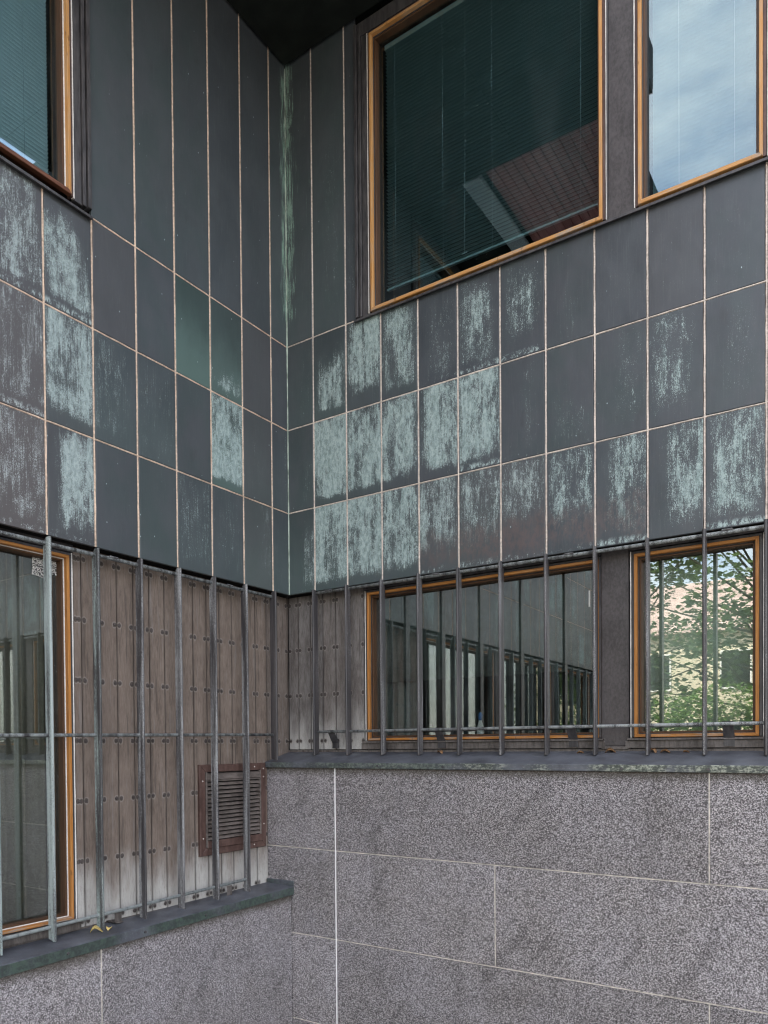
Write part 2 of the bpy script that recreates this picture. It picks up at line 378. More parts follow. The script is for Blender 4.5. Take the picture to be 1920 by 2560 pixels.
GROUND = mat_plain('grey_paving', (.125, .12, .112), .9, .2, 3, .2)
CREAM = mat_plain('cream_plaster', (.62, .54, .40), .9, .08, 2, .1)
ROOFRED = mat_plain('faded_red_tile', (.42, .31, .28), .9, .2, 8, .1)
BARK = mat_plain('bark', (.07, .055, .042), .9, .4, 20, .1, (1, 1, .3))
LEAF = mat_leaf('maple_leaves', (.085, .12, .065), (.15, .195, .11))
LEAF2 = mat_leaf('hedge_leaves', (.09, .15, .035), (.16, .24, .07))
DRY = mat_plain('dry_leaf', (.22, .125, .065), .8, .35, 120, .2)
YELLOW = mat_plain('yellow_leaf', (.55, .42, .16), .8, .3, 120, .2)

# ------------------------------------------------------------------ mesh helpers
class MB:
    def __init__(s): s.v, s.f = [], []
    def add(s, vs, fs):
        o = len(s.v); s.v += [tuple(p) for p in vs]; s.f += [tuple(i+o for i in q) for q in fs]; return s
    def box(s, x0, x1, y0, y1, z0, z1):
        vs = [(x, y, z) for x in (x0, x1) for y in (y0, y1) for z in (z0, z1)]
        return s.add(vs, [(0, 1, 3, 2), (4, 6, 7, 5), (0, 4, 5, 1), (2, 3, 7, 6), (0, 2, 6, 4), (1, 5, 7, 3)])
    def cbox(s, x0, x1, y0, y1, z0, z1, b):
        """box with chamfered edges"""
        lo, hi = (x0, y0, z0), (x1, y1, z1); vs, idx = [], {}
        for c in [(i, j, k) for i in (0, 1) for j in (0, 1) for k in (0, 1)]:
            for a in range(3):
                p = []
                for d in range(3):
                    base = hi[d] if c[d] else lo[d]
                    if d != a: base += -b if c[d] else b
                    p.append(base)
                idx[c, a] = len(vs); vs.append(tuple(p))
        cen = [(lo[i]+hi[i])/2 for i in range(3)]
        fs = []
        for a in range(3):
            b_, c_ = (a+1) % 3, (a+2) % 3
            for sgn in (0, 1):
                q = []
                for (m, n) in ((0, 0), (1, 0), (1, 1), (0, 1)):
                    c = [0]*3; c[a] = sgn; c[b_] = m; c[c_] = n; q.append(idx[tuple(c), a])
                fs.append(q)
        for a in range(3):
            b_, c_ = (a+1) % 3, (a+2) % 3
            for m in (0, 1):
                for n in (0, 1):
                    c0 = [0]*3; c1 = [0]*3; c1[a] = 1
                    for c in (c0, c1): c[b_] = m; c[c_] = n
                    c0, c1 = tuple(c0), tuple(c1)
                    fs.append([idx[c0, b_], idx[c1, b_], idx[c1, c_], idx[c0, c_]])
        for c in [(i, j, k) for i in (0, 1) for j in (0, 1) for k in (0, 1)]:
            fs.append([idx[c, 0], idx[c, 1], idx[c, 2]])
        out = []
        for q in fs:
            p = [Vector(vs[i]) for i in q]
            nrm = (p[1]-p[0]).cross(p[2]-p[0]); m = sum(p, Vector())/len(p) - Vector(cen)
            out.append(tuple(q) if nrm.dot(m) > 0 else tuple(reversed(q)))
        return s.add(vs, out)
    def tube(s, p0, p1, r, n=10, caps=True, r1=None):
        p0, p1 = Vector(p0), Vector(p1); d = (p1-p0).normalized()
        a = Vector((0, 0, 1)) if abs(d.z) < .9 else Vector((1, 0, 0))
        e = d.cross(a).normalized(); g = d.cross(e)
        r1 = r if r1 is None else r1
        vs = []
        for p, rr in ((p0, r), (p1, r1)):
            for i in range(n):
                t = 2*PI*i/n; vs.append(p + e*math.cos(t)*rr + g*math.sin(t)*rr)
        fs = [(i, (i+1) % n, n+(i+1) % n, n+i) for i in range(n)]
        fs = [tuple(reversed(f)) for f in fs]
        if caps: fs += [tuple(range(n)), tuple(reversed(range(n, 2*n)))]
        return s.add(vs, fs)
    def prism(s, poly, x0, x1):
        """polygon in (y, z) extruded along x"""
        n = len(poly)
        vs = [(x0, y, z) for y, z in poly] + [(x1, y, z) for y, z in poly]
        fs = [(i, (i+1) % n, n+(i+1) % n, n+i) for i in range(n)] + [tuple(reversed(range(n))), tuple(range(n, 2*n))]
        return s.add(vs, fs)
    def mesh(s, name, mat, smooth=False):
        me = bpy.data.meshes.new(name); me.from_pydata(s.v, [], s.f); me.validate(); me.update()
        if mat: me.materials.append(mat)
        if smooth:
            for p in me.polygons: p.use_smooth = True
        return me
    def obj(s, name, mat, parent=None, smooth=False):
        return put(name, s.mesh(name, mat, smooth), parent)

def put(name, me, parent=None, loc=(0, 0, 0), rot=(0, 0, 0)):
    o = bpy.data.objects.new(name, me); COL.objects.link(o); o.location = loc; o.rotation_euler = rot
    if parent: o.parent = parent
    return o
def thing(name, label, cat, loc=(0, 0, 0), rotz=0., group=None):
    o = bpy.data.objects.new(name, None); COL.objects.link(o); o.location = loc; o.rotation_euler = (0, 0, rotz)
    o.empty_display_size = .1
    return tag(o, label, cat, group)
def tag(o, label, cat, group=None):
    o['label'] = label; o['category'] = cat; o['kind'] = 'thing'
    if group: o['group'] = group
    return o
def structure(o): o['kind'] = 'structure'; return o
LEFT, RIGHT = PI/2, 0.        # wall frames: x runs to the viewer's right, -y comes out of the wall

# ------------------------------------------------------------------ levels and grids
ZA, ZB, ZC, ZD, ZS = 4.6175, 3.9916, 3.3673, 2.7514, 6.69
def xr(k): return .2478 + .3*(k-1)          # right wall joint k = 1, 2, ...
def xl(k): return -(.1795 + .3003*(k-1))    # left wall joint k = 1, 2, ... (local x)
REC = .10                                    # the lower storey sits this far behind the copper
GAP = .0075

# ------------------------------------------------------------------ ground
GZ = -.60
g = MB(); R = 600
g.add([(-R, -R, GZ), (R, -R, GZ), (R, R, GZ), (-R, R, GZ)], [(0, 1, 2, 3)])
structure(g.obj('ground', GROUND))

# ------------------------------------------------------------------ copper walls
_pm = {}
def panel(parent, x0, x1, z0, z1, stain, tone=0., slope=0., thick=.020):
    w, h = round(x1-x0, 4), round(z1-z0, 4)
    if (w, h) not in _pm:
        _pm[w, h] = MB().cbox(-w/2, w/2, 0, thick, -h/2, h/2, .0022).mesh('panel', COPPER)
    o = put('panel', _pm[w, h], parent, ((x0+x1)/2, random.uniform(-.0008, .0008), (z0+z1)/2),
            (random.uniform(-.0012, .0012), 0, random.uniform(-.002, .002)))
    uc, vc, d, hw, hh, gr, br, ed, st = stain
    o['stain_centre'] = [float(uc), float(vc), float(d)]; o['stain_size'] = [float(hw), float(hh), float(gr)]
    o['stain_kind'] = [float(br), float(ed), float(st)]; o['stain_tone'] = [float(tone), float(slope), 0.]
    return o
#        uc   vc   dens hw   hh  green brown edge streaky
NONE = (.5, .5, .10, .4, .4, 0., 0., .12, 0.)
RS = {  # right wall: row -> column -> stain
 1: {0: (.8, .3, .25, .3, .5, .15, 0, .2, .3), 1: (.55, .25, 1.0, .40, .46, .25, 0, .25, .2), 2: (.58, .60, 1.05, .52, .46, .1, 0, 0, .2), 3: (.5, .5, .78, .46, .50, .05, 0, .1, .2),
     4: (.60, .45, .46, .34, .44, 0, 0, .5, 0), 5: (.46, .45, .70, .40, .46, 0, 0, .75, 0), 6: (.50, .52, .66, .36, .32, 0, 0, .75, 0), 7: (.45, .2, .22, .2, .4, 0, 0, .4, .5)},
 2: {0: (.85, .2, .4, .25, .4, .1, 0, .3, .3), 1: (.5, .50, 1.12, .7, .7, .2, 0, 0, .1), 2: (.55, .56, 1.08, .56, .54, .15, 0, 0, .15), 3: (.42, .58, .95, .58, .52, .05, 0, 0, .1),
     4: (.62, .58, 1.02, .50, .54, 0, 0, .25, .1), 5: (.50, .60, 1.0, .58, .58, 0, 0, .85, .1), 6: (.62, .5, .48, .12, .48, 0, 0, .45, .2), 7: (.52, .25, .38, .36, .22, 0, 0, .3, 0),
     8: (.66, .58, .36, .26, .46, 0, 0, .0, 0), 9: (.42, .55, .62, .36, .46, 0, 0, .1, 0), 10: (.60, .5, .38, .22, .42, 0, 0, .1, 0)},
 3: {0: (.9, .35, .70, .28, .44, .25, 0, .4, .3), 1: (.5, .62, 1.12, .7, .56, .2, 0, .1, .15), 2: (.5, .62, 1.06, .62, .54, .15, 0, .1, .2), 3: (.48, .62, .86, .62, .52, .1, 0, .1, .2),
     4: (.42, .68, .80, .58, .46, .05, .6, .55, .2), 5: (.55, .68, .74, .56, .42, .05, .9, .7, .15), 6: (.48, .72, .64, .54, .34, 0, .9, .55, .1), 7: (.52, .66, .74, .48, .40, 0, .85, .55, .1),
     8: (.66, .62, .78, .42, .46, 0, .7, .85, .15), 9: (.72, .58, .82, .40, .50, 0, 0, .2, .1), 10: (.56, .58, .86, .48, .52, 0, 0, .85, .15)}}
LS = {  # left wall, column 0 touches the corner
 1: {2: (.5, .02, .95, .55, .22, .55, 0, .5, 0), 3: (.5, .3, .1, .5, .5, .75, 0, .2, 0), 6: (.40, .36, .92, .48, .52, 0, 0, .85, .1), 7: (.38, .42, .78, .60, .66, 0, 0, .75, .15), 8: (.5, .5, .7, .5, .5, 0, 0, .6, .1)},
 2: {0: (.9, .5, .35, .25, .5, .1, 0, .2, .6), 1: (.5, .4, .22, .3, .5, .1, 0, .2, .3), 2: (.5, .55, 1.0, .8, .8, .5, 0, 0, 0), 4: (.45, .5, .36, .5, .5, .16, 0, .45, .2), 5: (.38, .5, .48, .46, .55, .16, 0, .3, .3),
     6: (.5, .60, .92, .56, .52, .1, 0, .3, .2), 7: (.5, .5, .60, .7, .7, 0, 0, .85, .2), 8: (.5, .5, .7, .5, .5, 0, 0, .6, .1)},
 3: {0: (.5, .4, .22, .5, .5, .2, 0, .2, .5), 1: (.78, .55, .46, .24, .46, .2, 0, .15, .2), 2: (.45, .6, .36, .5, .5, .08, 0, .1, .3), 3: (.5, .6, .44, .55, .55, .1, 0, .1, .25),
     4: (.5, .8, .15, .4, .3, .1, 0, .05, .2), 6: (.66, .58, 1.02, .42, .50, 0, 0, .6, .12), 7: (.5, .6, .60, .7, .60, 0, 0, .65, .25), 8: (.5, .5, .7, .5, .5, 0, 0, .6, .1)}}

def seal_strip(mb, a, b, fixed, w, vertical):
    """bead of sealant with an uneven edge, between two panels"""
    n = max(2, int(abs(b-a)/.045)); pts = []
    for i in range(n+1):
        s = a + (b-a)*i/n; l = fixed - w/2 - random.uniform(-.0009, .0011); r = fixed + w/2 + random.uniform(-.0009, .0013)
        yb = random.uniform(-.0005, .0008)
        for q, y in ((l, .006), (l+w*.25, yb), (r-w*.25, yb), (r, .006)):
            pts.append((q, y, s) if vertical else (s, y, q))
    fs = []
    for i in range(n):
        for j in range(3):
            k = i*4+j
            f = (k, k+1, k+5, k+4)
            fs.append(f if vertical else tuple(reversed(f)))
    mb.add(pts, fs)

def copper_wall(label, rot, edges, tall, win_spans, seal, stains, tones, side):
    """edges: sorted x of the joints incl. both ends; tall: list of (x0, x1) of full-height upper panels"""
    t = thing('copper_wall', label, 'wall', (0, 0, 0), rot)
    sl, cores = MB(), MB()
    rows = {1: (ZB, ZA), 2: (ZC, ZB), 3: (ZD, ZC)}
    x_lo, x_hi = edges[0], edges[-1]
    n = len(edges)-1
    for i in range(n):
        col = i if side > 0 else n-1-i
        a, b = edges[i], edges[i+1]
        ga = 0.0015 if (side > 0 and i == 0) else GAP; gb = .0015 if (side < 0 and i == n-1) else GAP
        for r, (z0, z1) in rows.items():
            st = stains.get(r, {}).get(col)
            if st is None:
                st = NONE if col < 11 else (random.uniform(.4, .6), random.uniform(.4, .6), random.uniform(.2, .9), .45, .45, 0, 0, .5, .15)
            zz0 = z0 + (GAP*.8 if r != 3 else 0); zz1 = z1 - GAP*.8
            panel(t, a+ga, b-gb, zz0, zz1, st, *tones.get((r, col), (0., 0.)))
    for (a, b, st, ga, gb) in tall:
        panel(t, a+ga, b-gb, ZA+GAP*.8, ZS+.06, st)
    for x in edges[1:-1]: seal_strip(sl, ZD+.001, ZA-.02 if any(p <= x <= q for p, q in win_spans) else ZA, x, .0118, True)
    for (a, b, st, ga, gb) in tall:
        for x in (a, b):
            if abs(x) > .01 and not any(abs(x-p) < .02 or abs(x-q) < .02 for p, q in win_spans): seal_strip(sl, ZA, ZS+.05, x, .0118, True)
    for z in (ZB, ZC): seal_strip(sl, x_lo, x_hi, z, .0105, False)
    for a, b in ((t_[0], t_[1]) for t_ in tall): seal_strip(sl, a, b, ZA, .0105, False)
    sl.obj('joint_sealant', seal, t)
    cores.box(x_lo, x_hi, .0205, REC+.02, ZD+.004, ZA-.01)
    top = sorted(win_spans)
    cur = x_lo
    for p, q in top + [(x_hi, x_hi)]:
        if p > cur: cores.box(cur, p, .0205, .20, ZA-.01, ZS+.1)
        cur = max(cur, q)
    cores.obj('wall_core', BLACK, t)
    return t

NR, NL = 20, 24
edges_r = [0.] + [xr(k) for k in range(1, NR+1)]
edges_l = sorted([0.] + [xl(k) for k in range(1, NL+1)])
UW_R = [(.6442, 2.43), (2.56, 3.275), (3.40, 5.05)]      # openings of the upper windows, right wall
UW_L = [(-3.50, -1.6835), (-5.40, -3.62), (-7.02, -5.52)]
CORNER_R = (.0, .55, .86, .30, .75, .12, 0, .2, 1.); CORNER_L = (1.0, .5, .80, .36, .75, .12, 0, .2, 1.)
tall_r = [(0, xr(1), CORNER_R, .0015, GAP), (xr(1), xr(2), (.6, .35, .34, .25, .3, .15, 0, .1, .3), GAP, GAP), (xr(2), .6442, (.5, .1, .3, .5, .2, 0, 0, .3, 0), GAP, 0)]
tall_l = [(-1.6835, xl(5), (.5, .5, .08, .5, .6, .05, 0, .1, .6), 0, GAP)] + [(xl(k+1), xl(k), (.5, .5, .08, .5, .6, (.06, .05, .03, .03)[4-k], 0, .1, .6), GAP, GAP) for k in (4, 3, 2, 1)] + [(xl(1), 0, CORNER_L, GAP, .0015)]
tones_r = {(3, 4): (.2, 0), (3, 5): (.25, 0), (3, 6): (.3, 0), (1, 9): (.2, 0)}
tones_l = {(1, 7): (.45, -.25), (2, 7): (.8, 0), (3, 7): (.95, 0), (1, 6): (.2, -.45), (2, 6): (.2, 0), (1, 1): (.3, 0), (2, 1): (.3, 0), (3, 1): (.35, 0), (1, 5): (.35, 0), (3, 6): (.25, 0)}
cw_l = copper_wall('left wall of dark copper panels with tan joints, upper part beside the corner', LEFT, edges_l, tall_l, UW_L, SEAL_L, LS, tones_l, -1)
cw_r = copper_wall('right wall of dark copper panels with heavy pale green patina and grey pink joints', RIGHT, edges_r, tall_r, UW_R, SEAL_R, RS, tones_r, 1)
# folded seam in the inner corner
sm = MB(); n = 60; pts = []
for i in range(n+1):
    z = ZD + (ZS-ZD)*i/n; w = random.uniform(.003, .006)
    pts += [(.0005, -w-.002, z), (w, -w, z), (w+.002, -.0005, z)]
sm.add(pts, [f for i in range(n) for f in ((i*3, i*3+1, i*3+4, i*3+3), (i*3+1, i*3+2, i*3+5, i*3+4))])
SEAM = mat_plain('pale_green_seam', (.13, .18, .14), .8, .5, 70, .2, (1, 1, .2), (.46, .54, .46))
sm.obj('corner_seam', SEAM, cw_r)
# upper piers and window flashings of the copper walls
def up_extra(t, piers, sills):
    for a, b in piers:
        MB().cbox(a, b, .012, .03, ZA+.012, ZS+.06, .002).obj('pier_panel', PIER, t)
    for a, b in sills:
        MB().prism([(-.028, 4.590), (.03, 4.604), (.03, 4.618), (-.026, 4.606), (-.028, 4.604)], a, b).obj('sill_flashing', DARKTRIM, t)
up_extra(cw_r, [(2.43, 2.585), (3.262, 3.41)], [(.640, 6.2)])
up_extra(cw_l, [(-3.64, -3.48), (-5.54, -5.38)], [(-7.3, -1.69)])

# ------------------------------------------------------------------ windows
def ring(mb, x0, x1, z0, z1, wl, wr, wb, wt, y0, y1, b=.0015):
    if wl: mb.cbox(x0, x0+wl, y0, y1, z0, z1, b)
    if wr: mb.cbox(x1-wr, x1, y0, y1, z0, z1, b)
    if wb: mb.cbox(x0+wl, x1-wr, y0, y1, z0, z0+wb, b)
    if wt: mb.cbox(x0+wl, x1-wr, y0, y1, z1-wt, z1, b)
def mitred(parent, x0, x1, z0, z1, w, y0, y1, mat, weather=0., bot=None, low_mat=None):
    bot = bot or w
    """four mitred timber members, each its own object"""
    o = [(x0, z0), (x1, z0), (x1, z1), (x0, z1)]; i = [(x0+w, z0+bot), (x1-w, z0+bot), (x1-w, z1-w), (x0+w, z1-w)]
    for k, nm in enumerate(('bottom_rail', 'stile', 'top_rail', 'stile')):
        a, b, c, d = o[k], o[(k+1) % 4], i[(k+1) % 4], i[k]
        e = .0004
        mb = MB(); c4 = [a, b, c, d]; cx = sum(p[0] for p in c4)/4; cz = sum(p[1] for p in c4)/4
        ch = .004
        q = [((p[0]-cx)*(1-ch/max(w, .03)*.0) + cx, (p[1]-cz) + cz) for p in c4]
        ins = []
        for p in c4:                                               # shrink the front face for a soft arris
            sx = ch if p[0] < cx else -ch; sz = ch if p[1] < cz else -ch
            if nm.endswith('rail'): ins.append((p[0]+(sx if False else 0)*1, p[1]+sz*.6))
            else: ins.append((p[0]+sx*.6, p[1]))
        vs = [(p[0], y1, p[1]) for p in q] + [(p[0], y0+.003, p[1]) for p in q] + [(p[0], y0, p[1]) for p in ins]
        fs = [(3, 2, 1, 0), (8, 9, 10, 11)]
        for s_ in (0, 4): fs += [(s_+j, s_+(j+1) % 4, s_+4+(j+1) % 4, s_+4+j) for j in range(4)]
        mb.add(vs, fs); ob = mb.obj(nm, low_mat if low_mat and nm == 'bottom_rail' else mat, parent)
        ob['grain'] = [1. if nm == 'stile' else 0., 1.0 if (nm == 'bottom_rail' and weather) else weather*.4, 0.]
def window(label, rot, X0, X1, Z0, Z1, yface, wood, gl, lower, outer, group, trim_l=True, trim_r=True, low_mat=None):
    """X0..Z1: outer edge of the timber. outer: opening (x0, x1, z0, z1) filled by metal trim"""
    t = thing('window', label, 'window', (0, 0, 0), rot, group)
    w = .018; bt = .018 if lower else .024
    mitred(t, X0, X1, Z0, Z1, w, yface, yface+.031, wood, 1. if not lower else 0.25, bt, low_mat)
    # inner sash, set back behind a pale bead
    s0, s1, t0, t1 = X0+w, X1-w, Z0+bt, Z1-w
    mb = MB(); ring(mb, s0, s1, t0, t1, .005, .005, .005, .005, yface+.026, yface+.04, .001); mb.obj('glazing_bead', WHITE if rot == LEFT else DARKTRIM, t)
    mitred(t, s0+.004, s1-.004, t0+.004, t1-.004, .012, yface+.032, yface+.090, INNERWOOD, 0.)
    MB().box(s0+.012, s1-.012, yface+.076, yface+.081, t0+.012, t1-.012).obj('pane', gl, t)
    # metal trim and white sealant round the timber
    ox0, ox1, oz0, oz1 = outer
    mb = MB()
    if trim_l:
        mb.cbox(X0-.016, X0-.001, yface+.012, yface+.05, Z0, Z1+.012, .001)
    if trim_r:
        mb.cbox(X1+.001, X1+.016, yface+.012, yface+.05, Z0, Z1+.012, .001)
    mb.cbox(X0-.016, X1+.016, yface+.010, yface+.05, Z1+.001, Z1+.016, .001)
    mb.obj('inner_trim', DARKTRIM if lower else VENTPAINT, t)
    for on, xc, ww in ((trim_l, X0-.021, .0075), (trim_r, X1+.021, .005 if rot == RIGHT else .0085)):
        if on: mb = MB(); wavy(mb, Z0-.004, Z1+.018, xc, ww, yface+.012); mb.obj('sealant_strip', WHITE, t)
    mb = MB()
    for a, b in ((ox0, X0-.026), (X1+.026, ox1)):
        if b-a > .05:
            m = a + (b-a)*.5
            if b < X0:   # steps: shadow gap, raised edge, flat strip
                mb.cbox(a, a+(b-a)*.22, yface-.004, yface+.05, Z0-.01, oz1, .002); mb.cbox(a+(b-a)*.30, a+(b-a)*.5, yface+.004, yface+.05, Z0-.01, oz1, .002); mb.cbox(a+(b-a)*.53, b, yface+.016, yface+.05, Z0-.01, oz1, .002)
            else:
                mb.cbox(b-(b-a)*.22, b, yface-.004, yface+.05, Z0-.01, oz1, .002); mb.cbox(b-(b-a)*.5, b-(b-a)*.30, yface+.004, yface+.05, Z0-.01, oz1, .002); mb.cbox(a, b-(b-a)*.53, yface+.016, yface+.05, Z0-.01, oz1, .002)
        elif b-a > .004:
            mb.cbox(a, b, yface+.014, yface+.05, Z0-.01, oz1, .001)
    if oz1 > Z1+.02: mb.cbox(ox0, ox1, yface+.006, yface+.05, Z1+.022, oz1+.001, .002)
    if mb.v: mb.obj('side_flashing', DARKTRIM, t)
    if lower:
        MB().prism([(yface-.020, Z0-.016), (yface+.05, Z0-.014), (yface+.05, Z0-.001), (yface-.018, Z0-.006)], X0-.035, X1+.035).obj('sill', BROWNTRIM, t)
        mb = MB(); mb.cbox(X0-.05, X1+.04, yface-.006, yface+.04, Z0-.062, Z0-.018, .0015); mb.obj('bottom_trim', BROWNTRIM, t)
    MB().box(ox0, ox1, yface+.091, yface+.13, oz0, Z0+.004).obj('base_block', BLACK, t)
    mb = MB(); ring(mb, ox0-.01, ox1+.01, Z0-.01, oz1+.02, max(.03, X0-ox0+.04), max(.03, ox1-X1+.04), .03, max(.03, oz1-Z1+.05), yface+.091, yface+.14)
    mb.obj('frame_lining', BLACK, t)
    return t
def wavy(mb, z0, z1, xc, w, y):
    n = max(2, int((z1-z0)/.05)); pts = []
    for i in range(n+1):
        z = z0+(z1-z0)*i/n; a = xc-w/2-random.uniform(-.0007, .0007); b = xc+w/2+random.uniform(-.0008, .0008)
        pts += [(a, y+.02, z), (a+.0012, y-.001, z), (b-.0012, y-.001, z), (b, y+.02, z)]
    mb.add(pts, [(i*4+j, i*4+j+1, i*4+j+5, i*4+j+4) for i in range(n) for j in range(3)])

UZ0, UZ1 = 4.633, 6.543
HEAD = 6.66
window('large upper window right of the corner with orange timber frame and lowered blind', RIGHT, .7741, 2.3975, UZ0, UZ1, -.012, WOOD_UP, GLASS_UP, False, (.646, 2.43, 4.61, HEAD), 'upper storey windows')
window('narrow upper window at top right with blue sky in its glass and closed blind', RIGHT, 2.600, 3.231, UZ0, UZ1, -.012, WOOD_UP, GLASS_UP, False, (2.586, 3.262, 4.61, HEAD), 'upper storey windows')
window('upper window cut by the right edge of the photograph', RIGHT, 3.44, 4.95, UZ0, UZ1, -.012, WOOD_UP, GLASS_UP, False, (3.41, 5.05, 4.61, HEAD), 'upper storey windows')
window('upper window at top left with orange stile and grey blind behind glass', LEFT, -3.45, -1.813, UZ0+.03, UZ1, -.012, WOOD_UP, GLASS_UP, False, (-3.48, -1.687, 4.61, HEAD), 'upper storey windows', low_mat=REDWOOD)
for a, b, wd in ((-5.34, -3.68, 'second'), (-7.0, -5.58, 'third')):
    window(wd + ' upper window along the left wall, nearer the street end', LEFT, a, b, UZ0+.03, UZ1, -.012, WOOD_UP, GLASS_UP, False, (a-.04, b+.04, 4.61, HEAD), 'upper storey windows')
LY = .082
window('wide lower window behind bars right of the corner, reflecting the left wall', RIGHT, .656, 2.337, 1.640, 2.705, LY, WOOD_LO, GLASS_LO, True, (.622, 2.352, 1.57, 2.76), 'lower storey windows')
window('narrow lower window behind bars at right, reflecting a leafy tree', RIGHT, 2.548, 3.203, 1.640, 2.705, LY, WOOD_LO, GLASS_LO, True, (2.520, 3.232, 1.57, 2.76), 'lower storey windows')
window('lower window cut by the right edge of the photograph', RIGHT, 3.45, 4.95, 1.640, 2.705, LY, WOOD_LO, GLASS_LO, True, (3.41, 5.02, 1.57, 2.76), 'lower storey windows')
window('tall lower window at left edge with beige curtain and graffiti sticker', LEFT, -3.45, -1.795, .625, 2.693, LY, WOOD_LO, GLASS_LO, True, (-3.5, -1.768, .53, 2.76), 'lower storey windows')
for a, b, wd in ((-5.30, -3.66, 'second'), (-7.0, -5.52, 'third')):
    window(wd + ' tall lower window along the left wall, nearer the street end', LEFT, a, b, .625, 2.693, LY, WOOD_LO, GLASS_LO, True, (a-.05, b+.05, .53, 2.76), 'lower storey windows')

# ------------------------------------------------------------------ board walls
_sc = MB()
for r_, y_ in ((.0085, 0), (.0045, -.0025)):
    pass
n = 10
pts = [(math.cos(2*PI*i/n)*.0088, 0, math.sin(2*PI*i/n)*.0088) for i in range(n)] + [(math.cos(2*PI*i/n)*.0078, -.0022, math.sin(2*PI*i/n)*.0078) for i in range(n)] + [(math.cos(2*PI*i/n)*.003, -.0030, math.sin(2*PI*i/n)*.003) for i in range(n)]
fs = [tuple(reversed((i, (i+1) % n, n+(i+1) % n, n+i))) for i in range(n)] + [tuple(reversed((n+i, n+(i+1) % n, 2*n+(i+1) % n, 2*n+i))) for i in range(n)] + [tuple(range(2*n, 3*n))[::-1]]
SCREW_ME = MB().add(pts, fs).mesh('screw', SCREW)
ROWS = [2.69-.349*i for i in range(7)]
def boards(t, joints, z0f, z1, grey, zb, skip=None):
    for a, b in zip(joints[:-1], joints[1:]):
        w = b-a-.0045; z0 = z0f((a+b)/2)
        me = MB().cbox(-w/2, w/2, 0, .02, -(z1-z0)/2, (z1-z0)/2, .0022).mesh('plank', PLANK)
        o = put('plank', me, t, ((a+b)/2, REC+random.uniform(-.001, .001), (z0+z1)/2))
        o['board'] = [w/2, float(grey(a)), float(zb)]
        for z in ROWS:
            if z < z0+.03: continue
            xs = (-w/2+.0145, w/2-.0145) if w > .06 else (0.,)
            for x in xs:
                if skip and skip((a+b)/2+x, z): continue
                s_ = put('screw', SCREW_ME, o, (x+random.uniform(-.002, .002), -.0002, z-(z0+z1)/2+random.uniform(-.004, .004)), (0, random.uniform(0, 3), 0))
                s_.scale = [random.uniform(1.0, 1.3)]*3
def ledge_l(x): return .583 + .017*x
pw_l = thing('plank_wall', 'brown weathered board wall behind the left bars, with dark screw heads', 'wall', (0, 0, 0), LEFT)
jl = [-1.768, -1.7126] + [-1.7126+.12*i for i in range(1, 16)] + [REC]
boards(pw_l, jl, lambda x: ledge_l(x)-.012, 2.752, lambda x: .12 if x < -.25 else .35, .56, lambda x, z: -.86 < x < -.17 and .85 < z < 1.49)
mb = MB(); mb.box(-1.76, REC+.04, REC+.021, REC+.08, .5, 2.76); mb.box(-7.3, -7.05, REC+.021, REC+.08, .5, 2.76)
mb.obj('wall_core', BLACK, pw_l)
for a, b in ((-3.64, -3.51), (-5.46, -5.36), (-7.3, -7.06)): MB().cbox(a, b, LY+.006, LY+.05, .56, 2.752, .002).obj('pier_panel', PIER, pw_l)
pw_r = thing('plank_wall', 'grey board wall behind the right bars between the corner and the wide window', 'wall', (0, 0, 0), RIGHT)
jr = [-REC+.0005, .0, .12, .24, .36, .48, .622]
boards(pw_r, jr, lambda x: 1.578, 2.752, lambda x: .9, 1.50)
mb = MB(); mb.box(-REC-.04, .62, REC+.021, REC+.08, 1.45, 2.76); mb.box(2.35, 2.52, LY+.062, LY+.10, 1.45, 2.76); mb.box(5.02, 6.1, LY+.07, LY+.1, 1.45, 2.76)
mb.obj('wall_core', BLACK, pw_r)
MB().cbox(2.3555, 2.516, LY+.004, LY+.045, 1.590, 2.752, .003).obj('pier_panel', PIER, pw_r)
MB().cbox(2.3555, 2.516, LY-.004, LY+.05, 1.570, 1.588, .003).obj('pier_foot', BROWNTRIM, pw_r)
MB().cbox(3.236, 3.41, LY+.004, LY+.045, 1.580, 2.752, .003).obj('pier_panel', PIER, pw_r)
MB().cbox(5.02, 6.1, LY+.004, LY+.045, 1.580, 2.752, .003).obj('pier_panel', PIER, pw_r)

# ------------------------------------------------------------------ granite plinths
def slab(t, x0, x1, z0, z1, y, lh):
    w, h = x1-x0, z1-z0
    o = put('slab', MB().cbox(-w/2, w/2, 0, .10, -h/2, h/2, .003).mesh('slab', GRANITE), t, ((x0+x1)/2, y+random.uniform(-.0007, .0007), (z0+z1)/2))
    o['ledge_height'] = float(lh); return o
GR, GLF = -.165, -.145
def mortar(mb, horizontal, fixed, a, b, y, w):
    n = max(2, int((b-a)/.06)); pts = []
    for i in range(n+1):
        s = a+(b-a)*i/n; l = fixed-w/2-random.uniform(-.0006, .0008); r = fixed+w/2+random.uniform(-.0006, .0008)
        for q, yy in ((l, y+.008), (l+w*.2, y+.0012), (r-w*.2, y+.0012), (r, y+.008)): pts.append((s, yy, q) if horizontal else (q, yy, s))
    fs = []
    for i in range(n):
        for j in range(3):
            k = i*4+j; f = (k, k+1, k+5, k+4); fs.append(tuple(reversed(f)) if horizontal else f)
    mb.add(pts, fs)
gp_r = thing('granite_plinth', 'high speckled grey granite plinth on the right with one bright white vertical joint', 'plinth', (0, 0, 0), RIGHT)
H1, H2, H3 = .8625, .2335, -.3955; h = .0045
V1, VA, VB, VC, VD = .5442, 1.7707, 2.9990, 4.2277, 5.456
TOPR = 1.448
for (x0, x1) in ((-REC+.001, V1), (V1, VB), (VB, VD), (VD, 6.1)): slab(gp_r, x0+h, x1-h, H1+h, TOPR, GR, TOPR)
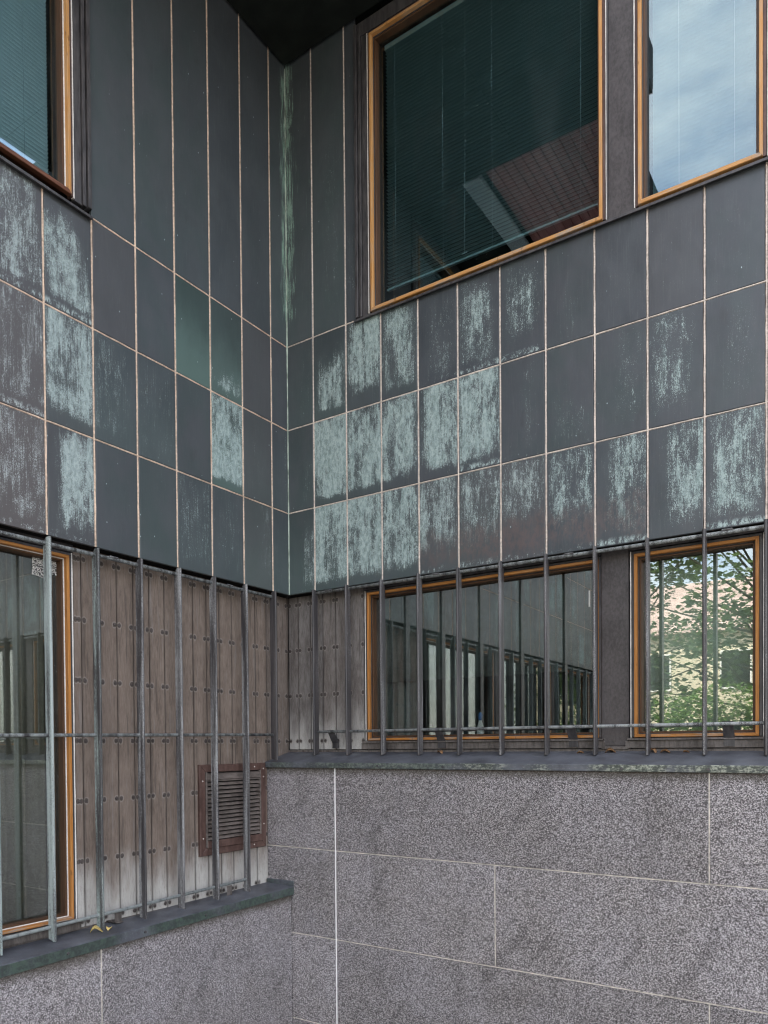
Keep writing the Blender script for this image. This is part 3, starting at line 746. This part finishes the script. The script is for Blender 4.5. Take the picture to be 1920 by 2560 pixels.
for (x0, x1) in ((-REC+.001, V1), (V1, VA), (VA, VC), (VC, 6.1)): slab(gp_r, x0+h, x1-h, H2+h, H1-h, GR, TOPR)
for (x0, x1) in ((-REC+.001, V1), (V1, VB), (VB, VD), (VD, 6.1)): slab(gp_r, x0+h, x1-h, H3+h, H2-h, GR, TOPR)
for (x0, x1) in ((-REC+.001, V1), (V1, VA), (VA, VC), (VC, 6.1)): slab(gp_r, x0+h, x1-h, GZ-.05, H3-h, GR, TOPR)
mb = MB()
for z in (H1, H2, H3): mortar(mb, True, z, -.1, V1-.006, GR, .0078); mortar(mb, True, z, V1+.006, 6.1, GR, .0078)
for x, a, b in ((VB, H1, TOPR), (VA, H2, H1), (VC, H2, H1), (VB, H3, H2), (VD, H1, TOPR)): mortar(mb, False, x, a, b, GR, .0080)
mb.obj('mortar_joint', MORTAR, gp_r)
mb = MB(); mortar(mb, False, .145+.006, GZ, .54, GR, .012); mb.obj('corner_joint', MORTAR, gp_r)
mb = MB(); mortar(mb, False, V1, GZ, TOPR, GR-.0016, .0125); o = mb.obj('mortar_joint', WHITEMORTAR, gp_r); o['label'] = 'bright white vertical mortar joint'
MB().box(-REC, 6.1, GR+.012, REC+.02, GZ-.1, TOPR-.01).obj('plinth_core', MORTAR, gp_r)
gp_l = thing('granite_plinth', 'low speckled granite plinth at bottom left under the mossy copper ledge', 'plinth', (0, 0, 0), LEFT)
TOPL = .522
for (x0, x1) in ((-.172, -.172), ): pass
for (x0, x1) in ((-1.784, -.173), (-4.24, -1.784), (-6.70, -4.24), (-7.3, -6.70)):
    slab(gp_l, x0+h, x1-(h if x1 < -.2 else .004), GZ+.05, TOPL+.017*(x0+x1)/2*.6, GLF, TOPL+.017*(x0+x1)/2)
for x in (-1.784, -4.24): mb = MB(); mortar(mb, False, x, GZ, .485, GLF, .009); mb.obj('mortar_joint', MORTAR, gp_l)
MB().box(-7.3, -.18, GLF+.012, REC+.02, GZ-.1, .40).obj('plinth_core', MORTAR, gp_l)

# ------------------------------------------------------------------ ledges
BOLT = MB()
n = 10
BOLT.add([(math.cos(2*PI*i/n)*.009, 0, math.sin(2*PI*i/n)*.009) for i in range(n)] + [(math.cos(2*PI*i/n)*.007, -.004, math.sin(2*PI*i/n)*.007) for i in range(n)],
         [tuple(reversed((i, (i+1) % n, n+(i+1) % n, n+i))) for i in range(n)] + [tuple(range(n, 2*n))[::-1]])
BOLT_ME = BOLT.mesh('bolt', DARKTRIM)
ld_r = thing('metal_ledge', 'long sloping blue grey ledge on the right above the high granite', 'ledge', (0, 0, 0), RIGHT)
prof = [(REC, 1.560), (-.176, 1.489), (-.182, 1.486), (-.183, 1.482), (-.183, 1.449), (-.178, 1.446), (REC, 1.446)]
o = MB().prism(prof, -REC+.001, 1.52).obj('ledge_sheet', LEDGE, ld_r); o['lip'] = [.75, .35, 0.]
o = MB().prism([(y-.0018, z+.0018) for y, z in prof[:-1]]+[prof[-1]], 1.50, 6.1).obj('ledge_sheet', LEDGE, ld_r); o['lip'] = [.95, .9, 0.]
o = MB().cbox(-REC+.002, 6.1, REC-.012, REC+.01, 1.556, 1.574, .002).obj('back_upstand', BROWNTRIM, ld_r)
for x in (.92, 1.42, 2.55, 3.0): put('bolt', BOLT_ME, ld_r, (x, -.1845, 1.466))
ld_l = thing('metal_ledge', 'low flat blue grey ledge at bottom left with mossy green front lip', 'ledge', (0, 0, 0), LEFT)
a, b = -7.3, -.168
def P_l(x): z = ledge_l(x); return [(REC+.02, z+.004), (-.156, z-.003), (-.162, z-.007), (-.162, z-.063), (-.156, z-.066), (REC+.02, z-.066)]
va = [(a, y, z) for y, z in P_l(a)] + [(b, y, z) for y, z in P_l(b)]
n = 6
o = MB().add(va, [(i, (i+1) % n, n+(i+1) % n, n+i) for i in range(n)] + [tuple(reversed(range(n))), tuple(range(n, 2*n))]).obj('ledge_sheet', LEDGE, ld_l); o['lip'] = [1.0, 0.0, 0.]
MB().cbox(-.176, -.1665, -.163, REC-.005, ledge_l(-.17)-.004, ledge_l(-.17)+.036, .003).obj('end_upstand', LEDGE, ld_l)['lip'] = [.7, .0, 0.]
MB().cbox(-7.3, -.18, REC-.010, REC+.012, .44, .567, .002).obj('back_upstand', BROWNTRIM, ld_l)
for x in (-1.03, -2.0, -1.5): put('bolt', BOLT_ME, ld_l, (x, -.1635, ledge_l(x)-.035))

# ------------------------------------------------------------------ window grilles
T2 = .0085
def bar_mesh(z0, z1):
    """upright flat bar, rounded front arris, notched head and raked foot; (y, z) outline"""
    mb = MB()
    sec = [(-T2, .028), (T2, .028), (T2, -.018), (T2*.75, -.0245), (T2*.3, -.0275), (-T2*.3, -.0275), (-T2*.75, -.0245), (-T2, -.018)]
    def topz(y): return z1 if y < 0.004 else z1-.030
    lv = [lambda y: z0 + (.006 if y < 0 else .018), lambda y: z1-.060, lambda y: z1-.034 if y > .004 else z1-.033, lambda y: z1]
    n = len(sec); vs = []
    for i, fz in enumerate(lv):
        for x, y in sec:
            if i == 3: y = min(y, .004)
            vs.append((x, y, fz(y)))
    fs = []
    for i in range(3): fs += [(i*n+j, i*n+(j+1) % n, (i+1)*n+(j+1) % n, (i+1)*n+j) for j in range(n)]
    fs += [tuple(reversed(range(n))), tuple(range(3*n, 4*n))]
    fs = [tuple(reversed(f)) for f in fs]
    mb.add(vs, fs); return mb.mesh('bar', BAR)
def rail(t, x0, x1, y, z0, z1, r, cuts):
    xs = [x0] + [c for c in cuts if x0 < c < x1] + [x1]
    mb = MB(); mb.tube((x0, y, z0), (x1, y, z1), r, 12); o = mb.obj('rail', BAR, t, True)
    for c in xs: pass
    o['bloom'] = [.75, .35, 0.]; return o
gl_ = thing('window_grille', 'left grille of tall green patinated bars in front of brown boards and window', 'window bars', (0, 0, 0), LEFT)
zt = 2.748
long_ = bar_mesh(.555, zt)
for k in range(2, NL+1):
    o = put('bar', long_, gl_, (xl(k), 0, .010*(xl(k)+.5)*.6 if k < 9 else -.02)); o['bloom'] = [{7: .85, 6: .62}.get(k, .55 if k < 6 else .8), (.6 if k == 7 else .8) if k >= 6 else .1, 0.]
o = put('bar', bar_mesh(1.495, zt), gl_, (xl(1), 0, 0)); o['bloom'] = [.15, 0., 0.]; o['label'] = 'short bar next to the corner'
cl = [xl(k) for k in range(1, NL+1)]
rail(gl_, -7.2, xl(1)+.004, .012, 2.706, 2.709, .0115, cl)
rail(gl_, -7.2, xl(1)+.004, .012, 1.62, 1.690, .0098, cl)
rl = rail(gl_, -7.2, xl(2)+.006, .012, .52, .660, .0105, cl); rl['bloom'] = [1.0, .4, 0.]
def clip(t, x, y, z, bloom=.4):
    o = MB().cbox(x-.028, x+.028, y-.014, y+.035, z+.004, z+.0145, .002).obj('clip', BAR, t); o['bloom'] = [bloom, .2, 0.]
for x in (-1.56, -.62, -2.9, -4.1): clip(gl_, x, .012, 2.708)
for x in (-1.55, -.64, -2.8, -4.0):
    o = MB().cbox(x-.024, x+.024, .0, REC-.001, .545+.02, .552+.02, .002).cbox(x-.024, x+.024, .016, .022, .565, .64, .002).obj('foot_bracket', BROWNTRIM, gl_)
gr_ = thing('window_grille', 'right grille of slim dark bars standing on the sloping ledge', 'window bars', (0, 0, 0), RIGHT)
short = bar_mesh(1.532, zt+.010)
for k in range(1, NR+1):
    o = put('bar', short, gr_, (xr(k), -.004, 0)); o['bloom'] = [.38 if k > 2 else .2, .1, 0.]
cr = [xr(k) for k in range(1, NR+1)]
rail(gr_, xr(1), 6.0, .010, 2.737, 2.722, .0115, cr)
rail(gr_, xr(1)-.004, 6.0, .010, 1.7085, 1.704, .0098, cr)['bloom'] = [.85, .25, 0.]
for x in (.375, 1.275, 2.19, 3.06, 3.95): clip(gr_, x, .010, 2.732)
for x in (.375, 1.275, 2.19, 3.06, 3.95):
    mb = MB(); p = [(.004, 1.718), (.010, 1.720), (LY-.008, 1.628), (LY-.008, 1.585), (LY-.014, 1.585), (LY-.014, 1.624)]
    mb.prism(p, x-.028, x+.028); mb.obj('bracket', DARKTRIM, gr_)

# ------------------------------------------------------------------ air vent
vt = thing('air_vent', 'brown louvred air vent low on the board wall behind the left bars', 'air vent', (-REC, 0, 0), LEFT)
vx0, vx1, vz0, vz1 = -.846, -.196, .860, 1.482
fwid = .052
oo = [(vx0, vz0), (vx1, vz0), (vx1, vz1), (vx0, vz1)]; ii = [(vx0+fwid, vz0+fwid), (vx1-fwid, vz0+fwid), (vx1-fwid, vz1-fwid), (vx0+fwid, vz1-fwid)]
for k in range(4):
    c4 = [oo[k], oo[(k+1) % 4], ii[(k+1) % 4], ii[k]]
    cx = sum(p[0] for p in c4)/4; cz = sum(p[1] for p in c4)/4
    ins = [(p[0]+(cx-p[0])*(.012 if k % 2 == 0 else .12), p[1]+(cz-p[1])*(.12 if k % 2 == 0 else .012)) for p in c4]
    vs = [(p[0], -.001, p[1]) for p in c4] + [(p[0], -.018, p[1]) for p in c4] + [(p[0], -.022, p[1]) for p in ins]
    fs = [(3, 2, 1, 0), (8, 9, 10, 11)]
    for s_ in (0, 4): fs += [(s_+j, s_+(j+1) % 4, s_+4+(j+1) % 4, s_+4+j) for j in range(4)]
    MB().add(vs, fs).obj('frame_member', VENTPAINT, vt)
MB().box(vx0+.03, vx1-.03, -.0035, -.0015, vz0+.03, vz1-.03).obj('vent_back', BLACK, vt)
ns = 15; zs0, zs1 = vz0+fwid+.062, vz1-fwid-.055
prof = [(-.004, .0115), (-.014, .0085), (-.024, -.004), (-.0265, -.009), (-.024, -.0105), (-.020, -.006), (-.012, .004), (-.004, .007)]
sl_me = MB().prism(prof, -(vx1-vx0)/2+fwid+.018, (vx1-vx0)/2-fwid-.018).mesh('slat', VENTSLAT)
for i in range(ns):
    put('slat', sl_me, vt, ((vx0+vx1)/2, 0, zs0+(zs1-zs0)*i/(ns-1)), (0, random.uniform(-.003, .003), 0))
MB().prism([(-.003, vz1-fwid-.006), (-.016, vz1-fwid-.016), (-.028, vz1-fwid-.050), (-.024, vz1-fwid-.050), (-.006, vz1-fwid-.02)], vx0+fwid+.015, vx1-fwid-.015).obj('top_slat', VENTSLAT, vt)
MB().cbox(vx0+fwid+.012, vx1-fwid+.006, -.030, -.002, vz0+fwid-.006, vz0+fwid+.046, .004).obj('lower_panel', VENTPAINT, vt)
for x in (vx0+fwid+.002, vx1-fwid-.016): MB().cbox(x, x+.014, -.026, -.002, vz0+fwid, vz1-fwid, .002).obj('side_strip', VENTSLAT, vt)
PALEDOT = mat_plain('pale_rivet', (.55, .50, .46), .6, .2, 100, .4)
n = 8
rv = MB().add([(math.cos(2*PI*i/n)*.0055, 0, math.sin(2*PI*i/n)*.0055) for i in range(n)] + [(math.cos(2*PI*i/n)*.004, -.003, math.sin(2*PI*i/n)*.004) for i in range(n)],
              [tuple(reversed((i, (i+1) % n, n+(i+1) % n, n+i))) for i in range(n)] + [tuple(range(n, 2*n))[::-1]]).mesh('rivet', PALEDOT)
for x, z in ((vx0+.026, 1.37), (vx0+.026, .98), (vx1-.026, 1.44), (vx1-.026, 1.38), (vx1-.026, 1.03), (vx1-.12, vz1-.026), (vx1-.13, vz0+.026)): put('rivet', rv, vt, (x, -.022, z))

# ------------------------------------------------------------------ blinds and curtains
def blind(label, rot, x0, x1, z0, z1, y, tilt, pitch=.0225, cords=(), group='venetian blinds', SLAT=SLAT):
    t = thing('venetian_blind', label, 'blind', (0, 0, 0), rot, group)
    L = x1-x0; r = .0125; c, s_ = math.cos(tilt), math.sin(tilt)
    arc = [(-r, 0), (-r*.5, .0016), (0, .0022), (r*.5, .0016), (r, 0)]
    p = [(a*c - b*s_, a*s_ + b*c) for a, b in arc]; p2 = [(a*c-(b-.0006)*s_, a*s_+(b-.0006)*c) for a, b in reversed(arc)]
    me = MB().prism(p+p2, -L/2, L/2).mesh('slat', SLAT)
    nn = int((z1-z0-.03)/pitch)
    for i in range(nn): put('slat', me, t, ((x0+x1)/2, y, z0+.03+i*pitch), (0, random.uniform(-.0008, .0008), 0))
    MB().cbox(x0, x1, y-.011, y+.011, z0, z0+.014, .002).obj('bottom_rail', SLAT, t)
    MB().cbox(x0-.005, x1+.005, y-.016, y+.016, z1-.005, z1+.03, .002).obj('head_rail', SLAT, t)
    for x in cords:
        mb = MB(); mb.tube((x, y-.017, z0-.004), (x, y-.017, z1), .0009, 5); mb.tube((x+.008, y+.014, z0), (x+.008, y+.014, z1), .0007, 5)
        mb.obj('cord', CORD, t, True)
    return t
b1 = blind('grey venetian blind half open inside the large upper window', RIGHT, .845, 2.36, 4.800, 6.47, .105, .02, pitch=.0248, cords=(.925, 1.30, 1.66, 2.24), SLAT=SLAT3)
mb = MB(); mb.tube((1.475, .082, 6.4), (1.47, .082, 5.6), .0011, 5); mb.tube((1.47, .082, 5.6), (1.462, .082, 4.835), .0011, 5)
for i in range(10):
    q = [Vector((1.462+.020*math.cos(a*1.9), .082+.004*math.sin(a*3), 4.832+.007*math.sin(a*2.7+.5))) for a in (i*.6, i*.6+.6)]
    mb.tube(q[0], q[1], .0011, 4)
mb.obj('pull_cord', CORD, b1, True)
blind('closed pale blue venetian blind inside the narrow upper right window', RIGHT, 2.655, 3.18, 4.672, 6.47, .105, -.85, cords=(2.80, 3.085))
blind('grey venetian blind inside the upper left window', LEFT, -3.40, -1.875, 4.66, 6.47, .115, -.75, cords=(-2.02, -2.6, -3.2), SLAT=SLAT2)
blind('venetian blind in the upper window past the right edge', RIGHT, 3.50, 4.9, 4.69, 6.47, .105, -1.1, cords=(3.7, 4.6))
def curtain(label, rot, x0, x1, z0, z1, y, mat, amp=.03, wl=.13):
    mb = MB(); n = int((x1-x0)/.012); ph = random.uniform(0, 6); pts = []
    for i in range(n+1):
        x = x0+(x1-x0)*i/n; k = 2*PI/wl
        yy = y + amp*math.sin(k*x+ph+1.2*math.sin(x*7+ph)) + amp*.35*math.sin(k*2.3*x)
        pts += [(x, yy, z0), (x+.012*math.sin(x*9), yy*1.0+amp*.3*math.sin(k*x*.7), z1)]
    fs = [(2*i, 2*i+2, 2*i+3, 2*i+1) for i in range(n)]
    o = mb.add(pts, fs).obj('curtain', mat, None, True); o.rotation_euler = (0, 0, rot)
    sm_ = o.modifiers.new('thickness', 'SOLIDIFY'); sm_.thickness = .002
    return tag(o, label, 'curtain', 'curtains behind the lower windows')
curtain('beige curtain hanging in folds inside the tall lower left window', LEFT, -3.40, -1.865, .60, 2.72, .26, CURTAIN)
for a, b, wd in ((-5.2, -3.7, 'second'), (-6.95, -5.6, 'third')): curtain('dark curtain inside the %s lower window along the left wall' % wd, LEFT, a, b, .6, 2.72, .30, DARKCURT)
curtain('dark grey green curtain across the upper half of the wide lower window', RIGHT, .55, 2.42, 2.065, 2.74, .24, DARKCURT, .022, .17)
curtain('thin dark curtain at left inside the wide lower window', RIGHT, .60, .98, 1.5, 2.06, .26, DARKCURT, .02, .1)
curtain('pale grey green curtain across the narrow lower right window', RIGHT, 2.49, 3.26, 1.5, 2.74, .25, SHEER, .018, .26)

# ------------------------------------------------------------------ things on the glass
def sticker(label, rot, x, z, y, pts, mat, name='sticker', cat='sticker'):
    n = len(pts); vs = [(px, 0, pz) for px, pz in pts] + [(px, -.0008, pz) for px, pz in pts]
    fs = [tuple(range(n))] + [tuple(reversed(range(n, 2*n)))] + [(i, n+i, n+(i+1) % n, (i+1) % n) for i in range(n)]
    o = MB().add(vs, fs).obj(name, mat)
    wx, wy = (x, y) if rot == RIGHT else (-y, x)
    o.location = (wx, wy, z); o.rotation_euler = (0, 0, rot); return tag(o, label, cat)
GY = LY+.0755
sticker('black and white scribbled sticker on the glass of the lower left window', LEFT, -1.925, 2.612, GY, [(-.052, -.05), (.0, -.058), (.050, -.052), (.052, .05), (.0, .045), (-.05, .054)], SCRIB)
o = sticker('round dark sticker with pale letters beside the bar on the lower left window', LEFT, -1.838, 2.625, GY, [(.045*math.cos(i*PI/8), .045*math.sin(i*PI/8)) for i in range(16)], SCRIB)
sticker('small white paper strip on the right edge of the wide lower window glass', RIGHT, 2.262, 2.49, GY, [(-.005, -.05), (.005, -.05), (.005, .05), (-.005, .05)], PAPER, 'paper_strip', 'paper')
# small bottle on the inner sill
bt = thing('bottle', 'small white bottle with blue cap inside the wide lower window', 'bottle', (1.50, .20, 1.60))
prof = [(.0, .0), (.022, .0), (.024, .01), (.024, .12), (.012, .16), (.012, .17), (0, .17)]
def lathe(prof, n=14):
    mb = MB(); k = len(prof)
    vs = [(r*math.cos(2*PI*i/n), r*math.sin(2*PI*i/n), z) for i in range(n) for r, z in prof]
    fs = [(i*k+j, ((i+1) % n)*k+j, ((i+1) % n)*k+j+1, i*k+j+1) for i in range(n) for j in range(k-1)]
    return mb.add(vs, fs)
lathe(prof).obj('body', PAPER, bt, True)
lathe([(0, .168), (.014, .168), (.014, .205), (.008, .22), (0, .222)]).obj('cap', mat_plain('blue_plastic', (.05, .18, .45), .4, .1, 10), bt, True)
MB().box(.55, 2.45, .14, .30, 1.57, 1.597).obj('inner_sill', ROOMWALL, pw_r)

# ------------------------------------------------------------------ dead leaves on the ledges
def leaf(label, x, y, z, s, rz, mat, curl):
    mb = MB(); n = 7; pts = []
    for i in range(n+1):
        t_ = i/n; w = math.sin(PI*t_)**.8*.32*s + .001
        cz = curl*s*math.sin(PI*t_*1.3)
        pts += [((t_-.5)*s, -w, cz+abs(w)*.5), ((t_-.5)*s, 0, cz), ((t_-.5)*s, w, cz+abs(w)*.6)]
    fs = [(i*3+j, i*3+j+3, i*3+j+4, i*3+j+1) for i in range(n) for j in range(2)]
    o = mb.add(pts, fs).obj('dry_leaf', mat, None, True); o.location = (x, y, z+.003); o.rotation_euler = (random.uniform(-.2, .2), random.uniform(-.2, .2), rz)
    m = o.modifiers.new('thickness', 'SOLIDIFY'); m.thickness = .0008
    return tag(o, label, 'leaf', 'dead leaves lying on the ledges')
lz = ledge_l(-1.72)
leaf('yellow curled leaf at the foot of a bar on the left ledge', .035, -1.735, lz, .075, .9, YELLOW, .25)
leaf('thin yellow leaf scrap beside the yellow leaf on the left ledge', .04, -1.655, lz, .05, 2.2, YELLOW, .15)
def zr(y): return 1.560 - (.10-y)*.257
for lab, x, y, s, m in (('brown curled leaf under the bracket right of the middle of the wide lower window', 2.24, .045, .045, DRY),
                     ('dry leaf at the foot of the dark pier between the two lower windows', 2.42, .06, .07, DRY),
                     ('second dry leaf against the left end of the narrow lower window', 2.66, .06, .055, DRY),
                     ('reddish dry leaf below the middle of the narrow lower window', 2.73, .055, .06, DRY),
                     ('small dry leaf left of the fourth bar under the narrow lower window', 2.84, .06, .04, DRY),
                     ('small dry twig-like leaf under the left part of the wide lower window', 1.27, .055, .05, DRY)):
    leaf(lab, x, y, zr(y), s, random.uniform(-.5, .5), m, random.uniform(.1, .35))

# ------------------------------------------------------------------ eave above the corner
ev = thing('roof_eave', 'black green copper eave overhanging the inner corner at the top', 'eave', (0, 0, ZS))
EX, EY = 1.90, -1.64
def ebox(x0, x1, y0, y1, z0, z1, name, mat): return MB().cbox(x0, x1, y0, y1, z0-ZS, z1-ZS, .003).obj(name, mat, ev)
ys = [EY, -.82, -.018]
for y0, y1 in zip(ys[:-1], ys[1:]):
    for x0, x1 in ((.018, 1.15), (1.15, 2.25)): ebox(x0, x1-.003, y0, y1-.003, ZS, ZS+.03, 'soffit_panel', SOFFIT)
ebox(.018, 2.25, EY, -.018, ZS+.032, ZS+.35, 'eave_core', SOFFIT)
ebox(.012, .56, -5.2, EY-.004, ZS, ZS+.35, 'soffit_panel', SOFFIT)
ebox(.57, .735, -5.2, EY-.004, ZS-.01, ZS+.30, 'fascia_strip', FASCIA)
ebox(.745, .80, -5.2, EY-.004, ZS+.03, ZS+.30, 'shadow_strip', BLACK)
bw = .085
for i in range(13): ebox(.805+i*bw, .805+(i+1)*bw-.010, -5.2, EY-.004, ZS+random.uniform(0, .006), ZS+.05, 'soffit_board', REDBOARD)
ebox(.80, EX+.02, -5.2, EY-.004, ZS+.058, ZS+.30, 'board_backing', BLACK)

# ------------------------------------------------------------------ building mass behind the walls
bd = thing('building', 'main body of the copper clad building behind both walls', 'building', (-3, 3, 0))
def bbx(mb, x0, x1, y0, y1, z0, z1): mb.box(x0+3, x1+3, y0-3, y1-3, z0, z1)
mb = MB(); bbx(mb, -6, 0.0, -7.3, 0.0, ZS+.06, 7.4); bbx(mb, -6, 6.1, 0.0, 6, ZS+.06, 7.4); mb.obj('roof_block', SOFFIT, bd)
mb = MB(); bbx(mb, -6.1, -6, -7.3, 6, -.6, 7.3); bbx(mb, -6, 6.1, 6, 6.1, -.6, 7.3); bbx(mb, 6.101, 18, .06, 6, -.6, 7.3); bbx(mb, -6, -.22, -7.3, -7.2, -.6, 7.3)  # long block past the right wall is unseen, added to darken window reflections
mb.obj('outer_wall_and_blocker', PIER, bd)
mb = MB(); bbx(mb, -6, -.12, -7.2, 6, 4.25, 4.45); bbx(mb, -.12, 6, .12, 6, 4.25, 4.45); bbx(mb, -6, -.12, -7.2, 6, .0, .5); bbx(mb, -.12, 6, .12, 6, 0, .9)
bbx(mb, -6, -.12, -7.2, 6, 2.80, 2.85); bbx(mb, -.12, 6, .12, 6, 2.80, 2.85)
mb.obj('floor_slab', ROOMWALL, bd)
mb = MB(); bbx(mb, -3.0, -2.95, -7.2, 6, .5, ZS); bbx(mb, -2.9, 6, 3.2, 3.25, .5, ZS); bbx(mb, -.20, -.12, .12, .4, .5, 2.8); bbx(mb, 2.42, 2.47, .14, 3.2, .9, 2.8)
mb.obj('room_wall', ROOMWALL, bd)

# ------------------------------------------------------------------ what the panes reflect
def house(label, x0, x1, y, z, loc_group):
    t = thing('house', label, 'building', ((x0+x1)/2, y, GZ))
    L = x1-x0
    MB().box(-L/2, L/2, -8, 0, 0, z).obj('wall', CREAM, t)
    MB().prism([(-8.4, z), (.4, z), (.3, z+.25), (-4, z+3.0)], -L/2-.3, L/2+.3).obj('roof', ROOFRED, t)
    win = MB().box(-.55, .55, -.02, .06, 0, 1.5).mesh('window', BLACK); fr = MB()
    ring(fr, -.62, .62, -.07, 1.57, .07, .07, .07, .07, -.01, .09); fr = fr.mesh('frame', WHITE)
    nx = int(L//3.2)
    for i in range(nx):
        for zz in (1.2, 4.6):
            o = put('window', win, t, (-L/2+L*(i+.5)/nx, .0, zz)); put('frame', fr, o)
    return t
house('cream plastered house with red tiled roof, seen mirrored in the narrow lower window', -16, 10, -30, 7.0, None)
def crown(mb, blobs, n, size):
    for i in range(n):
        c, r = random.choice(blobs); d = Vector((random.gauss(0, 1), random.gauss(0, 1), random.gauss(0, 1))).normalized()*r*random.uniform(.55, 1.0)**.6
        p = Vector(c)+d; s_ = size*random.uniform(.6, 1.3)
        q = Matrix.Rotation(random.uniform(0, 6.28), 3, 'Z') @ Matrix.Rotation(random.uniform(-.9, .9), 3, 'X')
        pts = [p + q @ Vector(v)*s_ for v in ((-.5, 0, 0), (-.1, -.42, .05), (.5, 0, .0), (-.1, .42, .06))]
        mb.add(pts, [(0, 1, 2, 3)])
def tree(label, x, y, h, spread, n, size, group):
    t = thing('tree', label, 'tree', (x, y, GZ), 0, group)
    mb = MB(); mb.tube((0, 0, 0), (.1, .05, h*.45), .12, 9, True, .08); mb.tube((.1, .05, h*.45), (0, 0, h*.85), .08, 9, True, .03); mb.obj('trunk', BARK, t, True)
    blobs = []; lb = MB()
    for i in range(38):
        a = random.uniform(0, 2*PI); rr = spread*random.uniform(.25, 1.); zz = h*random.uniform(.26, .98); rr *= 1.1-.5*abs(zz/h-.55)
        e = Vector((rr*math.cos(a), rr*math.sin(a), zz)); b0 = Vector((.05, .03, zz*random.uniform(.6, .85)))
        lb.tube(b0, e, .035, 6, True, .008); blobs.append((e, spread*random.uniform(.16, .30)))
    lb.obj('branch', BARK, t, True)
    cb = MB(); crown(cb, blobs, n, size); cb.obj('crown', LEAF, t)
    return t
tree('leafy maple tree mirrored in the narrow lower window', 1.1, -17.5, 11.5, 4.2, 9500, .19, 'street trees across the courtyard')
tree('second leafy tree further left, mirrored behind the first', -3.0, -19.5, 11.0, 4.0, 9000, .20, 'street trees across the courtyard')
bs = thing('bush', 'light green rounded bush under the mirrored tree', 'bush', (.9, -14.6, GZ))
cb = MB(); crown(cb, [((random.uniform(-2.3, 2.0), random.uniform(-.7, .7), random.uniform(.5, 3.2)), .6) for i in range(60)], 15000, .10); cb.obj('foliage', LEAF2, bs)
mb = MB()
for i in range(6): mb.tube((random.uniform(-.4, .4), 0, 0), (random.uniform(-1.2, 1.2), random.uniform(-.3, .3), 1.5), .03, 6, True, .01)
mb.obj('stem', BARK, bs, True)
